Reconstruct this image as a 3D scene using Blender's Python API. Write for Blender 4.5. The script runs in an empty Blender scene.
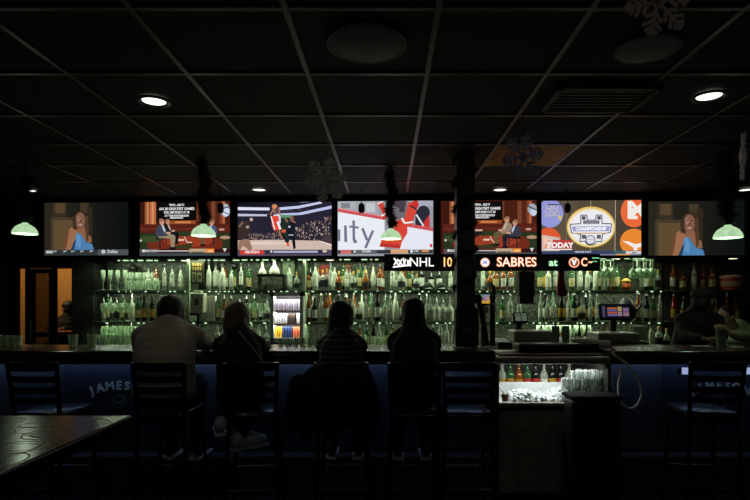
import bpy, bmesh, math, random
from mathutils import Vector, Matrix
R = random.Random(7)
C = bpy.context.scene.collection
F = 540.0; CH = 1.40; VX = 387.0; HY = 304.0
def X(px, Y): return (px-VX)*Y/F
def Z(py, Y): return CH-(py-HY)*Y/F
def P(px, py, Y): return Vector((X(px, Y), Y, Z(py, Y)))
def lin(c):
    return tuple(((v/255)/12.92 if v/255 <= .04045 else ((v/255+.055)/1.055)**2.4) for v in c)
# ------------------------------------------------------------------ materials
MATS = {}
def mat(name, col, rough=.5, metal=0., var=.12, scale=30, bump=0., spec=.5, coat=0., srgb=True):
    if name in MATS: return MATS[name]
    m = bpy.data.materials.new(name); m.use_nodes = True; N = m.node_tree.nodes; L = m.node_tree.links
    b = N['Principled BSDF']; c = lin(col) if srgb else col
    tc = N.new('ShaderNodeTexCoord'); nz = N.new('ShaderNodeTexNoise'); nz.inputs['Scale'].default_value = scale
    nz.inputs['Detail'].default_value = 4
    L.new(tc.outputs['Object'], nz.inputs['Vector'])
    cr = N.new('ShaderNodeValToRGB')
    cr.color_ramp.elements[0].position = .3; cr.color_ramp.elements[1].position = .7
    cr.color_ramp.elements[0].color = tuple(v*(1-var) for v in c)+(1,)
    cr.color_ramp.elements[1].color = tuple(min(1, v*(1+var)) for v in c)+(1,)
    L.new(nz.outputs['Fac'], cr.inputs['Fac']); L.new(cr.outputs['Color'], b.inputs['Base Color'])
    b.inputs['Roughness'].default_value = rough; b.inputs['Metallic'].default_value = metal
    b.inputs['Specular IOR Level'].default_value = spec; b.inputs['Coat Weight'].default_value = coat
    if bump:
        bp = N.new('ShaderNodeBump'); bp.inputs['Strength'].default_value = bump; bp.inputs['Distance'].default_value = .01
        L.new(nz.outputs['Fac'], bp.inputs['Height']); L.new(bp.outputs['Normal'], b.inputs['Normal'])
    MATS[name] = m; return m
def glow(name, col, s=1.):
    if name in MATS: return MATS[name]
    m = bpy.data.materials.new(name); m.use_nodes = True; N = m.node_tree.nodes; L = m.node_tree.links
    N.remove(N['Principled BSDF']); e = N.new('ShaderNodeEmission')
    e.inputs['Color'].default_value = lin(col)+(1,); e.inputs['Strength'].default_value = s
    L.new(e.outputs[0], N['Material Output'].inputs[0]); MATS[name] = m; return m
def picmat(name, s=1.):
    if name in MATS: return MATS[name]
    m = bpy.data.materials.new(name); m.use_nodes = True; N = m.node_tree.nodes; L = m.node_tree.links
    N.remove(N['Principled BSDF']); e = N.new('ShaderNodeEmission'); a = N.new('ShaderNodeAttribute'); a.attribute_name = 'pic'
    L.new(a.outputs['Color'], e.inputs['Color']); e.inputs['Strength'].default_value = s
    L.new(e.outputs[0], N['Material Output'].inputs[0]); MATS[name] = m; return m
def glass(name, col, dens=.3, rough=.08):
    if name in MATS: return MATS[name]
    m = bpy.data.materials.new(name); m.use_nodes = True; N = m.node_tree.nodes; L = m.node_tree.links
    b = N['Principled BSDF']; c = lin(col)
    b.inputs['Base Color'].default_value = c+(1,); b.inputs['Roughness'].default_value = rough
    b.inputs['Specular IOR Level'].default_value = .8
    t = N.new('ShaderNodeBsdfTransparent'); t.inputs[0].default_value = tuple(.55+.45*v for v in c)+(1,)
    lw = N.new('ShaderNodeLayerWeight'); lw.inputs[0].default_value = .45
    mr = N.new('ShaderNodeMapRange'); mr.inputs['To Min'].default_value = dens; mr.inputs['To Max'].default_value = min(1, dens+.6)
    L.new(lw.outputs['Facing'], mr.inputs['Value'])
    mx = N.new('ShaderNodeMixShader'); L.new(mr.outputs[0], mx.inputs[0]); L.new(t.outputs[0], mx.inputs[1]); L.new(b.outputs[0], mx.inputs[2])
    L.new(mx.outputs[0], N['Material Output'].inputs[0]); MATS[name] = m; return m
def patmat(name, kind, c1, c2, scale, rough=.5, **k):
    if name in MATS: return MATS[name]
    m = mat(name, c1, rough); N = m.node_tree.nodes; L = m.node_tree.links; b = N['Principled BSDF']
    tc = [n for n in N if n.type == 'TEX_COORD'][0]
    if kind == 'brick':
        t = N.new('ShaderNodeTexBrick'); t.inputs['Color1'].default_value = lin(c1)+(1,); t.inputs['Color2'].default_value = tuple(v*.7 for v in lin(c1))+(1,)
        t.inputs['Mortar'].default_value = lin(c2)+(1,); t.inputs['Scale'].default_value = scale
        t.inputs['Brick Width'].default_value = .22; t.inputs['Row Height'].default_value = .075; t.inputs['Mortar Size'].default_value = .008
        mp = N.new('ShaderNodeMapping'); mp.inputs['Rotation'].default_value = (math.pi/2, 0, 0)
        L.new(tc.outputs['Object'], mp.inputs[0]); L.new(mp.outputs[0], t.inputs['Vector']); L.new(t.outputs['Color'], b.inputs['Base Color'])
    if kind == 'tile':
        t = N.new('ShaderNodeTexBrick'); t.offset = 0; t.inputs['Color1'].default_value = lin(c1)+(1,); t.inputs['Color2'].default_value = tuple(v*.8 for v in lin(c1))+(1,)
        t.inputs['Mortar'].default_value = lin(c2)+(1,); t.inputs['Scale'].default_value = scale
        t.inputs['Brick Width'].default_value = k.get('w', .3); t.inputs['Row Height'].default_value = k.get('w', .3); t.inputs['Mortar Size'].default_value = .006
        L.new(tc.outputs['Object'], t.inputs['Vector']); L.new(t.outputs['Color'], b.inputs['Base Color'])
    if kind == 'wood' or kind == 'stripe':
        t = N.new('ShaderNodeTexWave'); t.inputs['Scale'].default_value = scale; t.inputs['Distortion'].default_value = k.get('d', 3)
        t.bands_direction = k.get('dir', 'Z'); t.inputs['Detail'].default_value = 3
        cr = N.new('ShaderNodeValToRGB'); cr.color_ramp.elements[0].color = lin(c1)+(1,); cr.color_ramp.elements[1].color = lin(c2)+(1,)
        if kind == 'stripe': cr.color_ramp.interpolation = 'CONSTANT'; cr.color_ramp.elements[1].position = .75
        L.new(tc.outputs['Object'], t.inputs['Vector']); L.new(t.outputs['Fac'], cr.inputs[0]); L.new(cr.outputs[0], b.inputs['Base Color'])
    return m
# ------------------------------------------------------------------ mesh builder
class MB:
    def __init__(s): s.v = []; s.f = []; s.c = []; s.sm = False
    def add(s, vs, fs, col=None):
        n = len(s.v); s.v += [tuple(v) for v in vs]; s.f += [tuple(i+n for i in f) for f in fs]; s.c += [col]*len(fs)
        return s
    def box(s, x0, x1, y0, y1, z0, z1, M=None):
        vs = [Vector((x, y, z)) for x in (x0, x1) for y in (y0, y1) for z in (z0, z1)]
        if M: vs = [M@v for v in vs]
        return s.add(vs, [(0, 1, 3, 2), (4, 6, 7, 5), (0, 4, 5, 1), (2, 3, 7, 6), (0, 2, 6, 4), (1, 5, 7, 3)])
    def bbox(s, x0, x1, y0, y1, z0, z1, b=.01, M=None, seg=2):
        bm = bmesh.new(); bmesh.ops.create_cube(bm, size=1)
        for v in bm.verts: v.co = Vector(((x0+x1)/2+v.co.x*(x1-x0), (y0+y1)/2+v.co.y*(y1-y0), (z0+z1)/2+v.co.z*(z1-z0)))
        b = min(b, abs(x1-x0)*.45, abs(y1-y0)*.45, abs(z1-z0)*.45)
        bmesh.ops.bevel(bm, geom=list(bm.edges), offset=b, segments=seg, profile=.5, affect='EDGES')
        vs = [v.co.copy() for v in bm.verts]
        if M: vs = [M@v for v in vs]
        s.add(vs, [[v.index for v in f.verts] for f in bm.faces]); bm.free(); return s
    def lathe(s, prof, n=14, o=(0, 0, 0), M=None, cap=True):
        o = Vector(o); vs = []; fs = []
        for r, z in prof:
            for i in range(n):
                a = 2*math.pi*i/n; p = Vector((r*math.cos(a), r*math.sin(a), z))
                vs.append((M@p if M else p)+o)
        for k in range(len(prof)-1):
            for i in range(n):
                j = (i+1) % n; fs.append((k*n+i, k*n+j, (k+1)*n+j, (k+1)*n+i))
        if cap:
            fs.append(tuple(range(n))[::-1]); fs.append(tuple((len(prof)-1)*n+i for i in range(n)))
        return s.add(vs, fs)
    def sqlathe(s, prof, rad=.25, o=(0, 0, 0)):      # rounded-square section bottle
        o = Vector(o); vs = []; fs = []; n = 16
        for r, z in prof:
            for i in range(n):
                a = 2*math.pi*i/n; c, q = math.cos(a), math.sin(a); e = .35
                vs.append(Vector((r*math.copysign(abs(c)**e, c)*.92, r*math.copysign(abs(q)**e, q)*.92, z))+o)
        for k in range(len(prof)-1):
            for i in range(n):
                j = (i+1) % n; fs.append((k*n+i, k*n+j, (k+1)*n+j, (k+1)*n+i))
        fs.append(tuple(range(n))[::-1]); fs.append(tuple((len(prof)-1)*n+i for i in range(n)))
        return s.add(vs, fs)
    def tube(s, pts, r, n=8, rr=None):
        pts = [Vector(p) for p in pts]; vs = []; fs = []; up = Vector((0, 0, 1))
        for k, p in enumerate(pts):
            d = (pts[min(k+1, len(pts)-1)]-pts[max(k-1, 0)]).normalized()
            a = d.cross(up)
            if a.length < .05: a = d.cross(Vector((0, 1, 0)))
            a.normalize(); b = d.cross(a); q = rr[k] if rr else r
            for i in range(n):
                t = 2*math.pi*i/n; vs.append(p+a*q*math.cos(t)+b*q*math.sin(t))
        for k in range(len(pts)-1):
            for i in range(n):
                j = (i+1) % n; fs.append((k*n+i, k*n+j, (k+1)*n+j, (k+1)*n+i))
        fs.append(tuple(range(n))); fs.append(tuple((len(pts)-1)*n+i for i in range(n))[::-1])
        return s.add(vs, fs)
    def ell(s, c, rx, ry, rz, M=None, n=10):
        c = Vector(c); prof = [(max(.02, math.sin(math.pi*k/n)), -math.cos(math.pi*k/n)) for k in range(n+1)]
        vs = []; fs = []; m = n+4
        for r, z in prof:
            for i in range(m):
                a = 2*math.pi*i/m; p = Vector((r*math.cos(a)*rx, r*math.sin(a)*ry, z*rz)); vs.append((M@p if M else p)+c)
        for k in range(n):
            for i in range(m):
                j = (i+1) % m; fs.append((k*m+i, k*m+j, (k+1)*m+j, (k+1)*m+i))
        fs.append(tuple(range(m))[::-1]); fs.append(tuple(n*m+i for i in range(m)))
        return s.add(vs, fs)
    def cap(s, a, b, ra, rb):                         # tapered capsule
        a, b = Vector(a), Vector(b); d = (b-a); L = d.length; d.normalize()
        pts = []; rr = []
        for t in (-.98, -.8, -.45): pts.append(a+d*ra*t); rr.append(ra*math.sqrt(1-t*t))
        pts.append(a); rr.append(ra); pts.append(b); rr.append(rb)
        for t in (.45, .8, .98): pts.append(b+d*rb*t); rr.append(rb*math.sqrt(1-t*t))
        return s.tube(pts, 1, 10, rr)
    def prism(s, poly, y0, y1):                       # polygon in x,z, extruded in y
        n = len(poly)
        vs = [(x, y0, z) for x, z in poly]+[(x, y1, z) for x, z in poly]
        return s.add(vs, [tuple(range(n)), tuple(range(2*n-1, n-1, -1))]+[(i, i+n, (i+1) % n+n, (i+1) % n) for i in range(n)])
    def mesh(s, name, m, smooth=False):
        me = bpy.data.meshes.new(name); me.from_pydata(s.v, [], s.f)
        if any(c is not None for c in s.c):
            at = me.color_attributes.new('pic', 'FLOAT_COLOR', 'CORNER')
            k = 0
            for pi, p in enumerate(me.polygons):
                for _ in p.vertices: at.data[k].color = tuple(s.c[pi])+(1,); k += 1
        else:
            bm = bmesh.new(); bm.from_mesh(me); bmesh.ops.recalc_face_normals(bm, faces=bm.faces); bm.to_mesh(me); bm.free()
        me.materials.append(m)
        if smooth:
            me.polygons.foreach_set('use_smooth', [True]*len(me.polygons)); me.set_sharp_from_angle(angle=math.radians(40))
        return me
    def obj(s, name, m, parent=None, smooth=False):
        o = bpy.data.objects.new(name, s.mesh(name, m, smooth)); C.objects.link(o); o.parent = parent
        if parent is not None: s.shift(o, parent)
        return o
    def shift(s, o, parent): pass
REG = []
def tag(o, label, cat, group=None, kind=None):
    o['label'] = label; o['category'] = cat; REG.append(o)
    if group: o['group'] = group
    if kind: o['kind'] = kind
    return o
def thing(name, label, cat, loc=(0, 0, 0), rz=0, group=None):
    o = bpy.data.objects.new(name, None); C.objects.link(o); o.empty_display_size = .05
    o.location = loc; o.rotation_euler = (0, 0, rz); return tag(o, label, cat, group)
def struct(name, mb, m, smooth=False):
    o = mb.obj(name, m, None, smooth); o['kind'] = 'structure'; return o
def copy_tree(o, parent=None):
    c = o.copy(); C.objects.link(c); c.parent = parent
    for ch in list(o.children): copy_tree(ch, c)
    return c
PROTO = {}
def put(key, make, loc, label, group=None, rz=0, sc=1., rx=0):
    """first use places the thing itself, later uses place copies"""
    if key not in PROTO: o = make(); PROTO[key] = o
    else: o = copy_tree(PROTO[key]); REG.append(o)
    o.location = loc; o.rotation_euler = (rx, 0, rz); o.scale = (sc, sc, sc); o['label'] = label
    if group: o['group'] = group
    return o
def text_poly(txt, size, bold=0., extrude=0., align='CENTER'):
    cu = bpy.data.curves.new('t', 'FONT'); cu.body = txt; cu.size = size; cu.offset = bold; cu.extrude = extrude
    cu.align_x = align; cu.align_y = 'CENTER'; cu.resolution_u = 3
    o = bpy.data.objects.new('t', cu); C.objects.link(o); dg = bpy.context.evaluated_depsgraph_get()
    me = bpy.data.meshes.new_from_object(o.evaluated_get(dg))
    vs = [v.co.copy() for v in me.vertices]; fs = [tuple(p.vertices) for p in me.polygons]
    bpy.data.objects.remove(o); bpy.data.curves.remove(cu); bpy.data.meshes.remove(me); return vs, fs
# ------------------------------------------------------------------ flat pictures for screens and signs
class Pic:
    """draws in u,v units of a rectangle u0..u1, v0..v1 (v down); output is a thin layered sheet w x h facing -Y"""
    def __init__(s, u0, v0, u1, v1, w, h): s.r = (u0, v0, u1, v1); s.w = w; s.h = h; s.mb = MB(); s.n = 0; s.gain = 1.
    def m(s, u, v):
        u0, v0, u1, v1 = s.r
        return ((u-u0)/(u1-u0)-.5)*s.w, (.5-(v-v0)/(v1-v0))*s.h
    def poly(s, pts, col):
        u0, v0, u1, v1 = s.r; s.n += 1
        def clip(pts, f, inter):
            out = []
            for i, a in enumerate(pts):
                b = pts[(i+1) % len(pts)]; fa, fb = f(a), f(b)
                if fa >= 0: out.append(a)
                if (fa >= 0) != (fb >= 0): t = fa/(fa-fb); out.append((a[0]+(b[0]-a[0])*t, a[1]+(b[1]-a[1])*t))
            return out
        for f in (lambda p: p[0]-u0, lambda p: u1-p[0], lambda p: p[1]-v0, lambda p: v1-p[1]):
            pts = clip(pts, f, None)
            if len(pts) < 3: return s
        q = [s.m(*p) for p in pts]; y = -.00012*s.n
        s.mb.add([(a, y, b) for a, b in q], [tuple(range(len(q)))], tuple(v*s.gain for v in lin(col))); return s
    def rect(s, a, b, c, d, col): return s.poly([(a, b), (c, b), (c, d), (a, d)], col)
    def ell(s, cx, cy, rx, ry, col, n=24): return s.poly([(cx+rx*math.cos(2*math.pi*i/n), cy+ry*math.sin(2*math.pi*i/n)) for i in range(n)], col)
    def line(s, a, b, w, col):
        dx, dy = b[0]-a[0], b[1]-a[1]; l = math.hypot(dx, dy) or 1; nx, ny = -dy/l*w/2, dx/l*w/2
        return s.poly([(a[0]+nx, a[1]+ny), (b[0]+nx, b[1]+ny), (b[0]-nx, b[1]-ny), (a[0]-nx, a[1]-ny)], col)
    def text(s, t, cx, cy, hgt, col, bold=0., wide=1.):
        """hgt = cap height in v units"""
        s.n += 1; k = s.h/(s.r[3]-s.r[1]); vs, fs = text_poly(t, hgt*k/.7, bold*k); a, b = s.m(cx, cy); y = -.00012*s.n
        c = tuple(v*s.gain for v in lin(col)); q = [(v.x*wide+a, v.y+b) for v in vs]; W, H = s.w/2, s.h/2
        if all(abs(x) <= W and abs(z) <= H for x, z in q): s.mb.add([(x, y, z) for x, z in q], fs, c); return s
        for f in fs:
            pts = [q[i] for i in f]
            for g in (lambda p: p[0]+W, lambda p: W-p[0], lambda p: p[1]+H, lambda p: H-p[1]):
                out = []
                for i, A in enumerate(pts):
                    B = pts[(i+1) % len(pts)]; fa, fb = g(A), g(B)
                    if fa >= 0: out.append(A)
                    if (fa >= 0) != (fb >= 0): t_ = fa/(fa-fb); out.append((A[0]+(B[0]-A[0])*t_, A[1]+(B[1]-A[1])*t_))
                pts = out
                if len(pts) < 3: break
            if len(pts) >= 3: s.mb.add([(x, y, z) for x, z in pts], [tuple(range(len(pts)))], c)
        return s
    def obj(s, name, parent, m): return s.mb.obj(name, m, parent)

def grad(p, c0, c1, n=12, horiz=True):
    u0, v0, u1, v1 = p.r
    for i in range(n):
        t = i/(n-1); c = tuple(a+(b-a)*t for a, b in zip(c0, c1))
        if horiz: p.rect(u0+(u1-u0)*i/n, v0, u0+(u1-u0)*(i+1)/n, v1, c)
        else: p.rect(u0, v0+(v1-v0)*i/n, u1, v0+(v1-v0)*(i+1)/n, c)
        p.n -= 1
    p.n += 1
def pic_woman(p):
    grad(p, (46, 42, 32), (17, 20, 21), 14)
    p.rect(95, 60, 215, 190, (60, 52, 36)); p.rect(118, 66, 202, 150, (92, 74, 50)); p.rect(80, 185, 290, 470, (74, 64, 46))
    p.rect(105, 208, 285, 470, (104, 82, 54)); p.rect(335, 66, 410, 150, (70, 60, 42)); p.rect(395, 100, 440, 460, (52, 44, 32))
    p.ell(342, 225, 72, 98, (62, 46, 34)); p.poly([(275, 200), (405, 190), (410, 330), (395, 390), (360, 350), (290, 300), (272, 270)], (58, 42, 31))
    p.poly([(168, 470), (200, 380), (228, 300), (262, 268), (300, 285), (312, 330), (290, 380), (248, 470)], (168, 116, 82))
    p.poly([(168, 470), (200, 380), (228, 300), (240, 290), (225, 400), (205, 470)], (118, 78, 54))
    p.poly([(312, 270), (372, 265), (395, 320), (430, 350), (435, 400), (380, 400), (300, 330)], (150, 104, 76))
    p.poly([(248, 470), (285, 380), (305, 318), (335, 318), (370, 372), (400, 398), (440, 412), (458, 470)], (84, 140, 192))
    p.poly([(305, 318), (318, 315), (345, 380), (335, 440), (300, 420)], (104, 160, 208))
    p.poly([(248, 470), (285, 380), (300, 370), (280, 470)], (40, 70, 100))
    p.ell(337, 214, 44, 70, (140, 98, 78)); p.ell(322, 198, 14, 22, (172, 130, 112)); p.ell(350, 190, 12, 10, (150, 108, 90))
    p.rect(316, 188, 332, 195, (40, 28, 24)); p.rect(346, 188, 362, 195, (40, 28, 24)); p.ell(338, 218, 8, 12, (110, 72, 58))
    p.ell(338, 248, 18, 8, (190, 150, 140)); p.poly([(376, 180), (402, 170), (412, 300), (405, 380), (388, 380), (380, 290)], (86, 62, 44))
    p.poly([(282, 180), (300, 170), (302, 240), (292, 290), (272, 280)], (70, 50, 38)); p.line((390, 330), (392, 400), 12, (96, 70, 48))
    p.rect(20, 458, 760, 510, (52, 58, 60)); p.rect(40, 463, 98, 486, (200, 205, 205))
    for u in (120, 205, 273, 352, 432): p.rect(u-14, 464, u+14, 473, (190, 195, 195)); p.rect(u-14, 473, u-6, 486, (120, 125, 128))
    p.rect(490, 456, 760, 510, (84, 90, 94)); p.ell(537, 474, 18, 17, (210, 214, 214)); p.text('Dallas', 615, 474, 26, (215, 218, 218), 1.)
def studio(p, left):
    grad(p, (66, 26, 16), (74, 32, 20), 10)
    for u, w, c in ((30, 36, (58, 24, 14)), (66, 40, (150, 84, 52)), (82, 12, (206, 134, 92)), (106, 46, (186, 106, 66)), (120, 14, (214, 144, 96)), (575, 30, (120, 66, 42)), (606, 40, (84, 36, 24)), (640, 40, (122, 62, 38)), (660, 18, (176, 98, 58)), (690, 30, (70, 30, 20))):
        p.rect(u, 50, u+w, 222, c)
    p.rect(158, 50, 462, 198, (14, 12, 12)); p.rect(462, 50, 476, 200, (110, 56, 34)); p.rect(262, 192, 456, 218, (150, 76, 40)); p.rect(300, 198, 420, 212, (206, 128, 74))
    p.rect(20, 218, 730, 290, (88, 34, 24)); p.rect(20, 250, 730, 262, (104, 44, 32)); p.rect(20, 284, 730, 292, (48, 26, 18))
    p.rect(20, 288, 730, 412, (40, 52, 30)); p.ell(375, 372, 290, 96, (112, 42, 26), 32); p.ell(400, 345, 190, 48, (150, 58, 36)); p.ell(360, 292, 160, 18, (44, 56, 34))
    p.poly([(270, 384), (440, 362), (420, 402), (240, 406)], (58, 56, 34)); p.ell(110, 330, 90, 26, (58, 72, 40)); p.ell(680, 322, 40, 13, (176, 140, 112)); p.ell(36, 342, 9, 8, (210, 200, 190))
    p.ell(655, 262, 22, 9, (190, 150, 130)); p.line((370, 316), (392, 356), 6, (240, 214, 196)); p.line((392, 356), (430, 358), 6, (240, 214, 196)); p.rect(320, 332, 368, 346, (230, 190, 170))
    for r, (t, y, h) in enumerate((('TRIVIA: .. MLB TV', 75, 15), ('AN 28 GREATEST GAMES', 104, 19), ('ROSE, UMPS FROM LY AT 100', 131, 17), ('AT THE POSTSEASON', 156, 14), ('BEGINS SOON', 172, 12))):
        p.text(t, 312, y, h, (236, 236, 236), .8, (.72, .9, .62, .95, .9)[r])
    if left: p.ell(682, 118, 34, 50, (170, 178, 190)); p.ell(690, 132, 26, 32, (206, 220, 236)); p.line((650, 108), (716, 90), 9, (60, 66, 84)); p.line((658, 126), (716, 150), 7, (70, 80, 110))
    def man(x, y, s, suit, leg, flip=1, shirt=(190, 196, 204)):
        f = lambda a, b: (x+a*s*flip, y+b*s)
        p.poly([f(-40, 120), f(30, 120), f(30, 138), f(-40, 138)], (24, 20, 20)); p.line(f(-10, 130), f(-10, 205), 10, (40, 36, 34))
        p.poly([f(-22, 92), f(40, 92), f(100, 104), f(110, 122), f(100, 200), f(74, 200), f(70, 132), f(-20, 128)], leg)
        p.poly([f(64, 196), f(104, 196), f(112, 212), f(66, 214)], (22, 18, 18))
        p.poly([f(-30, 40), f(-6, 26), f(22, 30), f(40, 66), f(56, 90), f(50, 112), f(-26, 116), f(-44, 96)], suit)
        p.poly([f(2, 28), f(16, 30), f(34, 70), f(28, 90), f(12, 60)], shirt)
        p.ell(*f(6, 6), 19*s, 24*s, (198, 142, 116)); p.ell(*f(2, -8), 19*s, 12*s, (150, 110, 90)); p.poly([f(38, 84), f(72, 82), f(72, 94), f(44, 100)], (206, 160, 136))
    if left:
        man(240, 196, .82, (26, 26, 34), (18, 18, 22), 1, (196, 160, 140)); man(194, 196, 1., (58, 66, 84), (146, 132, 108))
        man(585, 206, .85, (60, 84, 130), (96, 84, 62), -1)
    else:
        p.poly([(252, 330), (310, 290), (318, 262), (262, 256)], (34, 26, 24)); p.rect(258, 262, 312, 274, (214, 180, 160))
        man(500, 184, .95, (150, 128, 108), (96, 88, 56), -1, (196, 176, 156)); man(560, 208, .92, (54, 58, 74), (34, 34, 44), -1)
        p.ell(682, 110, 34, 40, (160, 166, 178)); p.ell(692, 134, 24, 30, (196, 208, 226)); p.line((650, 90), (716, 120), 9, (50, 56, 74))
    p.rect(20, 408, 730, 470, (52, 20, 24)); p.rect(20, 408, 166, 436, (84, 72, 74)); p.ell(58, 420, 10, 10, (220, 220, 220)); p.text('MLB NOW', 120, 421, 16, (216, 216, 216), .6)
    p.rect(166, 418, 410, 426, (196, 196, 196)); p.rect(412, 406, 538, 438, (186, 164, 134)); p.rect(422, 428, 524, 436, (96, 84, 66)); p.rect(540, 406, 600, 442, (236, 136, 44)); p.text('LIVE', 570, 424, 15, (255, 226, 180), .5)
    p.poly([(664, 404), (694, 404), (680, 432)], (216, 214, 220)); p.rect(20, 436, 730, 470, (62, 70, 74))
def pic_game(p):
    grad(p, (18, 20, 34), (40, 34, 44), 10)
    p.rect(20, 84, 730, 340, (38, 36, 52)); rr = random.Random(3)
    for i in range(420):
        u = rr.uniform(420, 728); v = rr.uniform(150, 345)
        if v < 240-(u-420)*.28: continue
        g = rr.choice(((150, 120, 104), (96, 74, 68), (186, 160, 140), (66, 56, 70), (36, 30, 38), (210, 190, 176))); q = rr.uniform(3, 7); p.rect(u, v, u+q, v+q*1.8, g); p.n -= 1
    for i in range(160):
        u = rr.uniform(100, 400); v = rr.uniform(284, 335); g = rr.choice(((130, 106, 98), (90, 74, 74), (160, 136, 124), (50, 46, 62))); q = rr.uniform(4, 8); p.rect(u, v, u+q, v+q*1.6, g); p.n -= 1
    for i in range(60):
        u = rr.uniform(30, 600); v = rr.uniform(105, 145); p.rect(u, v, u+8, v+6, rr.choice(((70, 66, 90), (50, 48, 70), (96, 86, 100)))); p.n -= 1
    p.n += 2
    p.poly([(20, 90), (260, 96), (260, 116), (20, 112)], (226, 228, 250)); p.poly([(20, 140), (240, 146), (240, 160), (20, 158)], (196, 196, 220))
    p.poly([(330, 96), (480, 84), (655, 52), (655, 68), (480, 104), (330, 116)], (200, 204, 240)); p.poly([(345, 140), (480, 136), (730, 84), (730, 106), (500, 152), (345, 158)], (190, 196, 236))
    p.poly([(655, 52), (610, 50), (520, 62), (480, 62), (560, 44)], (96, 100, 130))
    p.poly([(20, 340), (300, 336), (640, 346), (730, 372), (730, 418), (20, 418)], (206, 184, 172)); p.poly([(20, 352), (240, 348), (420, 360), (420, 372), (20, 372)], (226, 204, 190))
    p.poly([(640, 346), (690, 300), (722, 296), (730, 372)], (70, 58, 62)); p.line((640, 350), (730, 380), 6, (240, 230, 226))
    # coach
    p.poly([(20, 214), (60, 194), (104, 200), (118, 240), (104, 300), (60, 330), (20, 330)], (58, 44, 42)); p.poly([(60, 330), (104, 330), (130, 400), (110, 418), (60, 380), (34, 418), (20, 418), (24, 350)], (150, 116, 96)); p.ell(122, 184, 12, 13, (206, 176, 160)); p.ell(94, 240, 12, 10, (180, 160, 156))
    p.line((28, 240), (60, 200), 18, (120, 90, 76))
    # green player and dark player
    p.poly([(345, 170), (400, 160), (410, 200), (395, 260), (410, 350), (395, 360), (350, 300), (335, 240)], (34, 46, 40)); p.poly([(340, 150), (440, 152), (430, 172), (340, 172)], (96, 150, 110)); p.line((350, 290), (402, 372), 16, (30, 30, 36)); p.poly([(388, 356), (412, 366), (406, 388), (390, 384)], (230, 96, 66))
    p.poly([(392, 222), (440, 200), (458, 222), (448, 300), (398, 310)], (24, 28, 40)); p.ell(428, 176, 15, 18, (130, 92, 74)); p.line((398, 206), (376, 176), 12, (150, 108, 84)); p.line((456, 210), (420, 190), 12, (150, 108, 84)); p.poly([(398, 300), (450, 296), (458, 402), (440, 408), (428, 330), (402, 324)], (20, 22, 32)); p.rect(402, 232, 418, 248, (190, 196, 200)); p.rect(404, 298, 440, 306, (180, 184, 190))
    # player in red and white
    p.poly([(290, 150), (335, 140), (345, 170), (345, 215), (300, 200), (284, 180)], (216, 210, 224)); p.poly([(272, 156), (326, 160), (344, 250), (334, 276), (300, 276), (278, 230)], (226, 70, 52)); p.line((322, 200), (342, 260), 18, (240, 236, 240)); p.line((272, 160), (300, 262), 9, (240, 236, 240))
    p.line((300, 276), (372, 268), 20, (96, 64, 52)); p.line((330, 270), (354, 330), 15, (150, 104, 84)); p.poly([(352, 262), (384, 262), (380, 282), (356, 284)], (226, 90, 60))
    p.line((300, 140), (290, 100), 14, (164, 116, 94)); p.line((340, 150), (330, 96), 13, (164, 116, 94)); p.line((266, 150), (290, 110), 12, (164, 116, 94)); p.ell(316, 122, 16, 20, (96, 78, 96)); p.ell(298, 88, 20, 17, (204, 134, 90))
    p.rect(20, 412, 730, 470, (78, 72, 92)); p.rect(36, 414, 218, 446, (204, 62, 52)); p.text('CELTICS 0', 128, 428, 17, (250, 236, 232), 1.2); p.rect(230, 416, 700, 440, (44, 44, 66)); p.rect(290, 420, 624, 434, (176, 180, 206)); p.poly([(262, 430), (278, 414), (282, 430)], (240, 240, 240)); p.ell(676, 424, 18, 10, (206, 196, 160))
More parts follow.
